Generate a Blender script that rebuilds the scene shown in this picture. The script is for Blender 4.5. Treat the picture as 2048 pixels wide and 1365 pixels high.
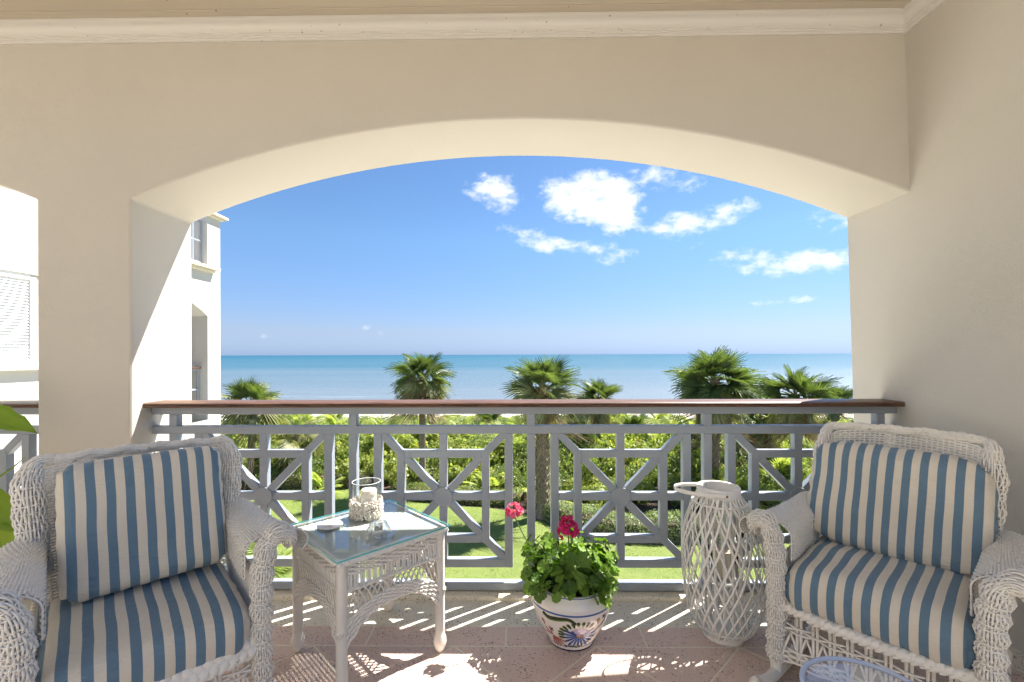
import bpy, bmesh, math, random
import numpy as np
from mathutils import Matrix, Vector, noise as mnoise

for _o in list(bpy.data.objects):
    bpy.data.objects.remove(_o)
SC = bpy.context.scene
COL = SC.collection
R = math.radians
rng = np.random.default_rng(7)
random.seed(7)

# ------------------------------------------------------------------ camera
FPX, PW, PH, CX, CY = 910.0, 2048.0, 1365.0, 1024.0, 709.0
CAM = Vector((0.0, 0.0, 1.33))
YAW, ROLL = R(0.75), R(-0.18)
CROT = Matrix.Rotation(YAW, 3, 'Z') @ Matrix.Rotation(R(90), 3, 'X') @ Matrix.Rotation(ROLL, 3, 'Z')
cd = bpy.data.cameras.new('camera')
cd.sensor_width = 36.0
cd.lens = FPX / PW * 36.0
cd.shift_y = (CY - PH / 2) / PW
cd.clip_start = 0.05
cd.clip_end = 90000
cam = bpy.data.objects.new('camera', cd)
COL.objects.link(cam)
cam.matrix_world = Matrix.Translation(CAM) @ CROT.to_4x4()
SC.camera = cam

def ray(px, py):
    return CROT @ Vector(((px - CX) / FPX, -(py - CY) / FPX, -1.0))
def at_y(px, py, Y):
    d = ray(px, py)
    return CAM + d * (Y / d.y)
def at_z(px, py, z):
    d = ray(px, py)
    return CAM + d * ((z - CAM.z) / d.z)
def at_x(px, py, X):
    d = ray(px, py)
    return CAM + d * (X / d.x)

# ------------------------------------------------------------------ sun, sky, exposure
SUN_AZ, SUN_EL = R(54.5), R(55.0)          # azimuth measured from +Y towards +X
SDIR = Vector((math.sin(SUN_AZ) * math.cos(SUN_EL), math.cos(SUN_AZ) * math.cos(SUN_EL), math.sin(SUN_EL)))
sl = bpy.data.lights.new('sun', 'SUN')
sl.energy = 5.0
sl.angle = R(0.53)
sl.color = (1.0, 0.95, 0.87)
sun = bpy.data.objects.new('sun', sl)
COL.objects.link(sun)
sun.rotation_euler = (-SDIR).to_track_quat('-Z', 'Y').to_euler()
sun.location = (6, 6, 12)

W = bpy.data.worlds.new('World')
SC.world = W
W.use_nodes = True
wt = W.node_tree
wt.nodes.clear()
def wn(t, **k):
    n = wt.nodes.new(t)
    for a, b in k.items():
        setattr(n, a, b)
    return n
def wmath(op, a, b=None, c=None, clamp=False):
    n = wn('ShaderNodeMath', operation=op, use_clamp=clamp)
    for i, v in enumerate((a, b, c)):
        if v is None:
            continue
        if isinstance(v, (int, float)):
            n.inputs[i].default_value = v
        else:
            wt.links.new(v, n.inputs[i])
    return n.outputs[0]
sky = wn('ShaderNodeTexSky', sky_type='NISHITA', sun_disc=False, sun_elevation=SUN_EL,
         sun_rotation=SUN_AZ, altitude=0, air_density=1.0, dust_density=0.25, ozone_density=3.5)
tc = wn('ShaderNodeTexCoord')
sx = wn('ShaderNodeSeparateXYZ')
wt.links.new(tc.outputs['Generated'], sx.inputs[0])
az = wmath('ARCTAN2', sx.outputs[0], sx.outputs[1])
el = wmath('ARCSINE', sx.outputs[2])
mp = wn('ShaderNodeMapping')
mp.inputs['Scale'].default_value = (1.0, 1.0, 1.7)
wt.links.new(tc.outputs['Generated'], mp.inputs[0])
nz = wn('ShaderNodeTexNoise')
nz.inputs['Scale'].default_value = 11.0
nz.inputs['Detail'].default_value = 9.0
nz.inputs['Roughness'].default_value = 0.62
wt.links.new(mp.outputs[0], nz.inputs['Vector'])
nz2 = wn('ShaderNodeTexNoise')
nz2.inputs['Scale'].default_value = 40.0
nz2.inputs['Detail'].default_value = 6.0
wt.links.new(mp.outputs[0], nz2.inputs['Vector'])
# cumulus puffs: (px, py, half-width px, half-height px, tilt, density)
CL = [(985, 383, 58, 36, .12, 1.0), (1195, 408, 100, 58, .25, 1.25), (1150, 490, 120, 25, .18, .9),
      (1335, 362, 70, 26, .25, .8), (1385, 440, 85, 27, -.05, .85), (1640, 524, 120, 22, .05, .95),
      (1480, 510, 80, 20, .15, .6), (1562, 605, 48, 8, -.05, .7), (1680, 445, 60, 22, .2, .6),
      (805, 517, 34, 10, .0, .5), (1075, 660, 40, 9, .05, .3), (740, 664, 70, 9, .05, .25),
      (1355, 404, 32, 10, 0, .5), (560, 668, 60, 8, 0, .2)]
puffs = []
for (px, py, hw, hh, tl, dn) in CL:
    d = ray(px, py).normalized()
    e0 = math.asin(d.z)
    puffs.append((math.atan2(d.x, d.y), e0, hw / FPX * math.cos(e0) ** 1.2, hh / FPX * math.cos(e0) ** 1.2, -tl, dn))
for k in range(12):                                   # the same fair-weather clouds go on round the rest of the sky
    a0 = random.choice((-1, 1)) * random.uniform(0.95, 3.1)
    e0 = random.uniform(0.06, 0.75)
    hw = random.uniform(.05, .16)
    puffs.append((a0, e0, hw, hw * random.uniform(.25, .5), random.uniform(-.2, .2), random.uniform(.5, 1.1)))
acc = None
for (a0, e0, hw, hh, tl, dn) in puffs:
    da = wmath('SUBTRACT', az, a0)
    de = wmath('SUBTRACT', el, e0)
    de = wmath('MULTIPLY_ADD', da, -tl, de)
    qa = wmath('MULTIPLY', da, 1 / hw)
    qe = wmath('MULTIPLY', de, 1 / hh)
    q = wmath('MULTIPLY_ADD', qa, qa, wmath('MULTIPLY', qe, qe))
    b = wmath('MULTIPLY', wmath('SUBTRACT', 1.0, wmath('MULTIPLY', q, 0.55)), dn)
    acc = b if acc is None else wmath('MAXIMUM', acc, b)
acc = wmath('MAXIMUM', acc, -1.0)
nn = wmath('MULTIPLY_ADD', nz.outputs[0], 3.4, -1.95)
nn = wmath('MULTIPLY_ADD', nz2.outputs[0], 1.0, wmath('SUBTRACT', nn, .5))
dens = wmath('ADD', acc, nn)
mr = wn('ShaderNodeMapRange', interpolation_type='SMOOTHSTEP')
mr.inputs[1].default_value = 0.12
mr.inputs[2].default_value = 1.15
wt.links.new(dens, mr.inputs[0])
cmix = wn('ShaderNodeMix', data_type='RGBA')
wt.links.new(mr.outputs[0], cmix.inputs[0])
tint = wn('ShaderNodeMix', data_type='RGBA', blend_type='MULTIPLY')
tint.inputs[0].default_value = 1.0
tg_ = wn('ShaderNodeMapRange')
tg_.inputs[1].default_value = 0.0
tg_.inputs[2].default_value = 0.24
wt.links.new(el, tg_.inputs[0])
tcol = wn('ShaderNodeValToRGB')                            # sea haze: less yellow low down
tcol.color_ramp.elements[0].color = (.45, .655, 1.28, 1)
tcol.color_ramp.elements[1].color = (.82, 1.0, 1.15, 1)
e_ = tcol.color_ramp.elements.new(.20)
e_.color = (.65, .70, .99, 1)
wt.links.new(tg_.outputs[0], tcol.inputs[0])
wt.links.new(tcol.outputs[0], tint.inputs[7])
wt.links.new(sky.outputs[0], tint.inputs[6])
wt.links.new(tint.outputs[2], cmix.inputs[6])
cmix.inputs[7].default_value = (8.4, 8.6, 8.9, 1)
bg = wn('ShaderNodeBackground')
bg.inputs[1].default_value = 0.0505
wt.links.new(cmix.outputs[2], bg.inputs[0])
wo = wn('ShaderNodeOutputWorld')
wt.links.new(bg.outputs[0], wo.inputs[0])

SC.view_settings.view_transform = 'Standard'
SC.view_settings.look = 'None'
SC.view_settings.gamma = 1.0
SC.view_settings.exposure = 1.55
SC.view_settings.use_curve_mapping = False
SC.cycles.max_bounces = 8
SC.cycles.diffuse_bounces = 4
SC.cycles.use_adaptive_sampling = True
SC.cycles.adaptive_threshold = 0.03
SC.cycles.glossy_bounces = 4
SC.cycles.transmission_bounces = 8
SC.cycles.caustics_reflective = False
SC.cycles.caustics_refractive = False
SC.cycles.sample_clamp_indirect = 8
# ------------------------------------------------------------------ materials
class Mat:
    def __init__(self, name):
        self.m = bpy.data.materials.new(name)
        self.m.use_nodes = True
        self.t = self.m.node_tree
        self.b = self.t.nodes['Principled BSDF']
        self.out = self.t.nodes['Material Output']
    def n(self, typ, **k):
        x = self.t.nodes.new(typ)
        ins = k.pop('ins', {})
        for a, v in k.items():
            setattr(x, a, v)
        for a, v in ins.items():
            self.set(x, a, v)
        return x
    def set(self, node, key, v):
        s = node.inputs[key]
        if hasattr(v, 'is_output'):
            self.t.links.new(v, s)
        else:
            s.default_value = v
    def P(self, **k):
        for a, v in k.items():
            self.set(self.b, a.replace('_', ' '), v)
        return self
    def coord(self, kind='Object', scale=(1, 1, 1)):
        c = self.n('ShaderNodeTexCoord')
        mp_ = self.n('ShaderNodeMapping')
        mp_.inputs['Scale'].default_value = scale
        self.t.links.new(c.outputs[kind], mp_.inputs[0])
        return mp_.outputs[0]
    def world(self, scale=(1, 1, 1)):
        c = self.n('ShaderNodeNewGeometry')
        mp_ = self.n('ShaderNodeMapping')
        mp_.inputs['Scale'].default_value = scale
        self.t.links.new(c.outputs['Position'], mp_.inputs[0])
        return mp_.outputs[0]
    def noise(self, vec, scale, detail=4, rough=.55):
        return self.n('ShaderNodeTexNoise', ins={'Vector': vec, 'Scale': scale, 'Detail': detail, 'Roughness': rough}).outputs[0]
    def ramp(self, fac, stops, interp='LINEAR'):
        r = self.n('ShaderNodeValToRGB')
        r.color_ramp.interpolation = interp
        e = r.color_ramp.elements
        while len(e) < len(stops):
            e.new(0.5)
        for i, (p, c) in enumerate(stops):
            e[i].position = p
            e[i].color = (*c, 1) if len(c) == 3 else c
        self.t.links.new(fac, r.inputs[0])
        return r.outputs[0]
    def mix(self, fac, a, b, mode='MIX'):
        x = self.n('ShaderNodeMix', data_type='RGBA', blend_type=mode)
        for i, v in ((0, fac), (6, a), (7, b)):
            if hasattr(v, 'is_output'):
                self.t.links.new(v, x.inputs[i])
            else:
                x.inputs[i].default_value = v if i == 0 else ((*v, 1) if len(v) == 3 else v)
        return x.outputs[2]
    def math(self, op, a, b=None, c=None, clamp=False):
        x = self.n('ShaderNodeMath', operation=op, use_clamp=clamp)
        for i, v in enumerate((a, b, c)):
            if v is None:
                continue
            if hasattr(v, 'is_output'):
                self.t.links.new(v, x.inputs[i])
            else:
                x.inputs[i].default_value = v
        return x.outputs[0]
    def bump(self, h, strength=.3, dist=.01):
        x = self.n('ShaderNodeBump', ins={'Height': h, 'Strength': strength, 'Distance': dist})
        self.t.links.new(x.outputs[0], self.b.inputs['Normal'])
        return self

M = {}
def simple(name, col, rough=.5, var=.08, scale=8, bumps=None, **kw):
    m = Mat(name)
    v = m.world()
    n1 = m.noise(v, scale, 5)
    c = m.mix(n1, tuple(x * (1 - var) for x in col), tuple(min(1, x * (1 + var)) for x in col))
    m.P(Base_Color=c, Roughness=rough, **kw)
    if bumps:
        m.bump(m.noise(v, bumps[0], 4), bumps[1], bumps[2])
    M[name] = m.m
    return m

# stucco: cream paint, sand-float relief, a few weather marks
m = Mat('stucco')
v = m.world()
big = m.noise(v, 1.3, 4)
spk = m.noise(v, 260, 2, .5)
c = m.mix(big, (.56, .525, .465), (.62, .58, .515))
c = m.mix(m.ramp(spk, [(.28, (.45, .45, .45)), (.36, (1, 1, 1))]), m.mix(.35, c, (.35, .30, .24)), c)
m.P(Base_Color=c, Roughness=.9)
h = m.math('ADD', m.noise(v, 170, 4, .6), m.math('MULTIPLY', m.noise(v, 6, 3), 1.2))
m.bump(h, .45, .004)
M['stucco'] = m.m
m = Mat('stucco_white')
v = m.world()
c = m.mix(m.noise(v, .8, 5), (.50, .49, .465), (.60, .585, .555))
m.P(Base_Color=c, Roughness=.9)
m.bump(m.noise(v, 60, 4), .3, .006)
M['stucco_white'] = m.m
m = Mat('bounce_wall_paint')  # for the added wall behind the camera, toned for its bounce
v = m.world()
m.P(Base_Color=m.mix(m.noise(v, 1.3, 4), (.36, .34, .305), (.41, .385, .345)), Roughness=.85)
m.bump(m.noise(v, 90, 4), .3, .004)
M['bounce_wall_paint'] = m.m
m = Mat('trim_white')
v = m.world()
spk = m.noise(v, 55, 2, .4)
c = m.mix(m.ramp(spk, [(.24, (0, 0, 0)), (.27, (1, 1, 1))]), (.30, .27, .23), (.70, .675, .645))
m.P(Base_Color=c, Roughness=.45)
M['trim_white'] = m.m
m = Mat('ceiling_paint')
v = m.world((1, 8, 8))
spk = m.noise(m.world(), 38, 2, .4)
c = m.mix(m.noise(v, 2.2, 4), (.54, .475, .385), (.60, .53, .435))
c = m.mix(m.ramp(spk, [(.22, (0, 0, 0)), (.25, (1, 1, 1))]), (.25, .2, .15), c)
m.P(Base_Color=c, Roughness=.55)
M['ceiling_paint'] = m.m

def stone(name, ca, cb, pit, pitscale=34, tint=.06):
    m = Mat(name)
    v = m.world()
    oi = m.n('ShaderNodeObjectInfo')
    base = m.mix(m.noise(v, 4.5, 6, .6), ca, cb)
    base = m.mix(m.math('MULTIPLY', oi.outputs['Random'], .35), base, tuple(x * .86 for x in ca))
    base = m.mix(m.math('MULTIPLY', m.noise(v, 160, 3), .35), base, tuple(min(1, x * 1.18) for x in cb))
    vo = m.n('ShaderNodeTexVoronoi', ins={'Vector': m.mix(.05, v, m.n('ShaderNodeTexNoise', ins={'Vector': v, 'Scale': 40.0}).outputs[1]), 'Scale': pitscale * 2.2, 'Randomness': 1.0})
    thr = m.math('MULTIPLY', m.noise(v, 9, 4), .68)
    pits = m.math('LESS_THAN', vo.outputs[0], m.math('SUBTRACT', thr, .09))
    pit2 = m.ramp(m.noise(v, 130, 3, .6), [(.30, (1, 1, 1)), (.36, (0, 0, 0))])
    pm = m.math('MAXIMUM', m.math('MULTIPLY', pits, .75), m.math('MULTIPLY', pit2, .8))
    c = m.mix(pm, base, pit)
    m.P(Base_Color=c, Roughness=.72)
    hh = m.math('SUBTRACT', m.math('MULTIPLY', m.noise(v, 90, 3), .3), pm)
    m.bump(hh, .5, .004)
    M[name] = m.m
stone('stone_pink', (.66, .48, .395), (.76, .59, .50), (.24, .14, .11))
stone('stone_beige', (.68, .61, .50), (.78, .72, .60), (.26, .20, .14))
simple('grout', (.80, .72, .57), .9, .12, 30, (120, .4, .003))

# railing paint, wood cap
simple('rail_paint', (.31, .345, .39), .42, .05, 14, (40, .08, .003))
m = Mat('cap_wood')
v = m.world((1.2, 22, 22))
g = m.noise(v, 5, 7, .62)
c = m.ramp(g, [(.3, (.065, .032, .02)), (.5, (.125, .065, .04)), (.72, (.21, .12, .075))])
worn = m.ramp(m.noise(m.world((2.5, 14, 14)), 2.6, 5, .7), [(.62, (0, 0, 0)), (.70, (1, 1, 1))])
c = m.mix(m.math('MULTIPLY', worn, .55), c, (.52, .40, .30))
m.P(Base_Color=c, Roughness=.38)
m.bump(g, .25, .003)
M['cap_wood'] = m.m

# wicker paint: white with dust in the weave
m = Mat('wicker')
v = m.world()
c = m.mix(m.noise(v, 14, 5), (.80, .755, .69), (.89, .86, .81))
c = m.mix(m.ramp(m.noise(v, 70, 3), [(.26, (1, 1, 1)), (.36, (0, 0, 0))]), c, (.50, .44, .37))
m.P(Base_Color=c, Roughness=.48)
m.bump(m.noise(v, 300, 2), .12, .001)
M['wicker'] = m.m
m = Mat('willow')
v = m.world()
c = m.mix(m.noise(v, 18, 5), (.80, .765, .715), (.90, .875, .835))
c = m.mix(m.ramp(m.noise(v, 55, 4, .7), [(.24, (1, 1, 1)), (.31, (0, 0, 0))]), c, (.42, .33, .25))
m.P(Base_Color=c, Roughness=.55)
m.bump(m.noise(v, 200, 3), .2, .001)
M['willow'] = m.m
simple('painted_wood', (.82, .78, .72), .42, .03, 10, (60, .1, .002))
simple('wrapped_leg', (.80, .75, .68), .5, .05, 12)

def stripes(name, period, off, duty=.5):
    m = Mat(name)
    uv = m.n('ShaderNodeUVMap', uv_map='UVMap')
    s = m.n('ShaderNodeSeparateXYZ', ins={0: uv.outputs[0]})
    x = m.math('MULTIPLY_ADD', s.outputs[0], 1 / period, off)
    wv = m.n('ShaderNodeTexNoise', ins={'Vector': uv.outputs[0], 'Scale': 9.0, 'Detail': 2.0}).outputs[0]
    x = m.math('MULTIPLY_ADD', wv, .035, x)
    f = m.math('FRACT', x)
    k = m.math('LESS_THAN', f, duty)
    v = m.coord('UV', (1, 1, 1))
    weave_ = m.noise(m.coord('UV', (900, 60, 60)), 1, 2)
    weav2 = m.noise(m.coord('UV', (60, 900, 60)), 1, 2)
    fade = m.noise(v, 5, 4)
    blue = m.mix(fade, (.085, .165, .245), (.115, .21, .30))
    cream = m.mix(fade, (.69, .615, .505), (.77, .70, .59))
    c = m.mix(k, cream, blue)
    c = m.mix(m.math('MULTIPLY', weave_, .22), c, (.25, .3, .36))
    m.P(Base_Color=c, Roughness=.85, Sheen_Weight=.15)
    fold = m.noise(m.coord('UV', (1, 1.6, 1)), 7, 3, .5)
    crs = m.ramp(m.noise(m.coord('UV', (2.2, 5, 1)), 3.2, 5, .62), [(.42, (0, 0, 0)), (.5, (1, 1, 1)), (.58, (0, 0, 0))])
    hh = m.math('ADD', m.math('MULTIPLY', m.math('ADD', weave_, weav2), .05), m.math('ADD', fold, m.math('MULTIPLY', crs, .22)))
    m.bump(hh, .5, .014)
    M[name] = m.m
stripes('fabric_a', .0545, .15)
stripes('fabric_b', .0515, .30)

# glass and wax
def glass(name, col=(1, 1, 1), rough=.0, ior=1.47):
    m = Mat(name)
    m.P(Base_Color=(*col, 1), Roughness=rough, IOR=ior, Transmission_Weight=1.0)
    # glass lets the sun through instead of casting a black shadow
    lp = m.n('ShaderNodeBsdfTransparent')
    lp.inputs[0].default_value = (col[0] * .93, col[1] * .93, col[2] * .93, 1)
    mx = m.n('ShaderNodeMixShader')
    mx.inputs[0].default_value = .55
    m.t.links.new(m.b.outputs[0], mx.inputs[1])
    m.t.links.new(lp.outputs[0], mx.inputs[2])
    m.t.links.new(mx.outputs[0], m.out.inputs[0])
    M[name] = m.m
glass('clear_glass', (.97, .99, 1.0))
glass('crystal', (.97, .98, 1.0), .03, 1.52)
def sheet_glass(name, tint, body=.0, bodycol=(.8, .85, .9)):
    # thin flat pane: sees through, mirrors at grazing angles
    m = Mat(name)
    tr = m.n('ShaderNodeBsdfTransparent')
    tr.inputs[0].default_value = (*tint, 1)
    gl = m.n('ShaderNodeBsdfGlossy')
    gl.inputs['Roughness'].default_value = .02
    fr = m.n('ShaderNodeFresnel')
    fr.inputs[0].default_value = 1.5
    a = m.n('ShaderNodeMixShader')
    gm = m.n('ShaderNodeNewGeometry')
    fo_ = m.math('MULTIPLY', m.math('MULTIPLY', fr.outputs[0], 1.9, clamp=True), m.math('SUBTRACT', 1.0, gm.outputs['Backfacing']))
    m.t.links.new(fo_, a.inputs[0])
    m.t.links.new(tr.outputs[0], a.inputs[1])
    m.t.links.new(gl.outputs[0], a.inputs[2])
    last = a
    if body:
        df = m.n('ShaderNodeBsdfDiffuse')
        df.inputs[0].default_value = (*bodycol, 1)
        bx = m.n('ShaderNodeMixShader')
        bx.inputs[0].default_value = body
        m.t.links.new(a.outputs[0], bx.inputs[1])
        m.t.links.new(df.outputs[0], bx.inputs[2])
        last = bx
    m.t.links.new(last.outputs[0], m.out.inputs[0])
    M[name] = m.m
sheet_glass('table_glass', (.94, .985, .98))
sheet_glass('thin_glass', (.96, .975, .98))
sheet_glass('acrylic', (.93, .95, .97), .22, (.75, .76, .80))
simple('acrylic_rim', (.50, .57, .74), .12, .04, 6)
simple('glass_edge', (.10, .50, .50), .1, .1, 20)
m = Mat('wax')
m.P(Base_Color=(.86, .82, .74, 1), Roughness=.45, Subsurface_Weight=.35, Subsurface_Scale=.02)
m.b.inputs['Subsurface Radius'].default_value = (1, .7, .4)
M['wax'] = m.m
m = Mat('wax_ivory')
m.P(Base_Color=(.84, .74, .52, 1), Roughness=.45, Subsurface_Weight=.35, Subsurface_Scale=.02)
M['wax_ivory'] = m.m
m = Mat('shell')
v = m.world()
c = m.mix(m.noise(v, 60, 4), (.60, .50, .40), (.86, .81, .73))
m.P(Base_Color=c, Roughness=.4)
M['shell'] = m.m
simple('ceramic_white', (.84, .80, .765), .10, .03, 7, None, Coat_Weight=.5)
for nm, cc in (('glaze_blue', (.025, .06, .24)), ('glaze_midblue', (.055, .13, .36)), ('glaze_green', (.028, .055, .022)),
               ('glaze_lime', (.33, .36, .07)), ('glaze_pink', (.46, .12, .09)), ('glaze_orange', (.62, .24, .04)),
               ('glaze_lilac', (.52, .44, .62)), ('glaze_navy', (.015, .02, .09))):
    simple(nm, cc, .12, .22, 90, None, Coat_Weight=.5)
simple('bounce_paving', (.74, .71, .65), .8, .08, 3, (40, .2, .004))  # for the added terrace, kept pale so it reflects more
simple('soil', (.06, .04, .03), .95, .3, 60, (80, .6, .01))
simple('terracotta', (.42, .19, .11), .7, .1, 20)
simple('rust', (.18, .07, .03), .7, .2, 60)

def leafmat(name, dark, light, trans=.3, rough=.45, attr=True, spec=.4, yellow=None):
    m = Mat(name)
    v = m.coord('Object')
    if attr:
        a = m.n('ShaderNodeAttribute', attribute_name='tone').outputs['Fac']
    else:
        a = m.n('ShaderNodeObjectInfo').outputs['Random']
    f = m.math('MULTIPLY_ADD', m.noise(v, 3, 3), .35, m.math('MULTIPLY', a, .8))
    dark, light = tuple(x * 1.0 for x in dark), tuple(x * 1.05 for x in light)
    yellow = tuple(x * .82 for x in yellow) if yellow else None
    c = m.ramp(f, [(.12, dark), (.85, light)] if not yellow else [(.12, dark), (.78, light), (.97, yellow)])
    m.P(Base_Color=c, Roughness=rough)
    m.b.inputs['Specular IOR Level'].default_value = spec
    tl = m.n('ShaderNodeBsdfTranslucent')
    cc = m.mix(1.0, c, (1.25, 1.35, .55), 'MULTIPLY')
    m.t.links.new(cc, tl.inputs[0])
    mx = m.n('ShaderNodeMixShader')
    mx.inputs[0].default_value = trans
    m.t.links.new(m.b.outputs[0], mx.inputs[1])
    m.t.links.new(tl.outputs[0], mx.inputs[2])
    m.t.links.new(mx.outputs[0], m.out.inputs[0])
    M[name] = m.m
leafmat('leaf_seagrape', (.10, .155, .035), (.40, .455, .14), .52, .38, yellow=(.50, .42, .13))
leafmat('leaf_dark', (.055, .095, .03), (.23, .295, .10), .45, .4)
leafmat('leaf_hedge', (.085, .135, .035), (.34, .395, .145), .45, .45)
leafmat('leaf_variegated', (.08, .13, .05), (.36, .42, .22), .35, .5)
leafmat('leaf_palmetto', (.13, .185, .045), (.46, .51, .19), .48, .4)
leafmat('leaf_silver', (.16, .20, .12), (.42, .47, .33), .35, .45)
leafmat('frond_green', (.03, .062, .02), (.165, .215, .075), .34, .36, attr=True)
leafmat('frond_olive', (.13, .14, .06), (.38, .38, .20), .3, .45)
leafmat('frond_dry', (.15, .10, .055), (.36, .275, .17), .2, .7, spec=.1)
leafmat('geranium_leaf', (.05, .12, .014), (.20, .33, .05), .38, .42, attr=False)
leafmat('geranium_petal', (.50, .012, .13), (.78, .04, .26), .35, .5, attr=False)
leafmat('geranium_petal_pale', (.62, .05, .24), (.85, .20, .40), .35, .5, attr=False)
leafmat('houseplant_leaf', (.14, .24, .03), (.30, .42, .07), .45, .35, attr=False)
simple('stem_green', (.10, .17, .05), .6, .15, 30)
simple('leaf_yellow', (.62, .44, .07), .6, .15, 20)
simple('glass_rim', (.80, .86, .87), .05, .02, 5)
m = Mat('palm_trunk')
v = m.coord('Object')
c = m.ramp(m.noise(v, 9, 6, .65), [(.3, (.12, .095, .07)), (.7, (.33, .285, .225))])
m.P(Base_Color=c, Roughness=.9)
m.bump(m.noise(m.coord('Object', (1, 1, 9)), 3, 4), .8, .04)
M['palm_trunk'] = m.m
simple('palm_boot', (.30, .235, .165), .85, .35, 6)
simple('palm_boot_orange', (.46, .26, .12), .8, .25, 6)
simple('twig', (.12, .085, .06), .9, .2, 20)

m = Mat('lawn')
v = m.world()
c = m.mix(m.noise(v, .35, 5), (.13, .19, .026), (.20, .265, .05))
c = m.mix(m.ramp(m.noise(v, 28, 5, .7), [(.3, (0, 0, 0)), (.7, (1, 1, 1))]), m.mix(.45, c, (.075, .14, .016)), c)
c = m.mix(m.math('MULTIPLY', m.noise(v, 2.3, 4), .6), c, (.27, .29, .085))
c = m.mix(m.ramp(m.noise(v, .9, 5, .65), [(.48, (0, 0, 0)), (.72, (.7, .7, .7))]), c, (.09, .15, .02))
m.P(Base_Color=c, Roughness=.8)
m.bump(m.noise(v, 40, 5, .7), .9, .05)
M['lawn'] = m.m
simple('mulch', (.085, .055, .04), .95, .5, 12, (30, .9, .05))
m = Mat('sand')
c = m.mix(m.noise(m.world(), .6, 6), (.52, .46, .37), (.68, .62, .53))
m.P(Base_Color=c, Roughness=.95)
M['sand'] = m.m

m = Mat('sea')
v = m.world()
s = m.n('ShaderNodeSeparateXYZ', ins={0: v})
dist = m.math('LOGARITHM', m.math('MAXIMUM', s.outputs[1], 1.0), 10.0)        # bottom and depth change away from the shore
streak = m.noise(m.world((.0012, .011, 1)), 1.0, 5, .6)
d2 = m.math('MULTIPLY_ADD', streak, .95, m.math('SUBTRACT', dist, .46))
fac = m.n('ShaderNodeMapRange', ins={0: d2, 1: 1.85, 2: 4.2}).outputs[0]
c = m.ramp(fac, [(0, (.18, .20, .215)), (.12, (.12, .16, .19)), (.32, (.045, .115, .155)), (.6, (.010, .09, .13)), (.8, (.003, .075, .12)), (1, (.001, .06, .105))])
foam = m.ramp(m.noise(m.world((.05, .35, 1)), 1.0, 6, .7), [(.60, (0, 0, 0)), (.68, (1, 1, 1))])
near = m.n('ShaderNodeMapRange', ins={0: s.outputs[1], 1: 84.0, 2: 112.0, 3: 1.0, 4: 0.0}).outputs[0]
c = m.mix(m.math('MULTIPLY', foam, near), c, (.85, .86, .86))
m.P(Base_Color=c, Roughness=.32)
m.b.inputs['Specular IOR Level'].default_value = .28
hw = m.math('ADD', m.noise(m.world((.05, .22, 1)), 1, 6, .6), m.math('MULTIPLY', m.noise(m.world((.4, 1.2, 1)), 1, 4, .6), .4))
m.bump(hw, .9, 1.0)
M['sea'] = m.m
simple('shutter_white', (.82, .82, .81), .5, .03, 5)
simple('dark_void', (.05, .05, .055), .4, .1, 5)

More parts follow.
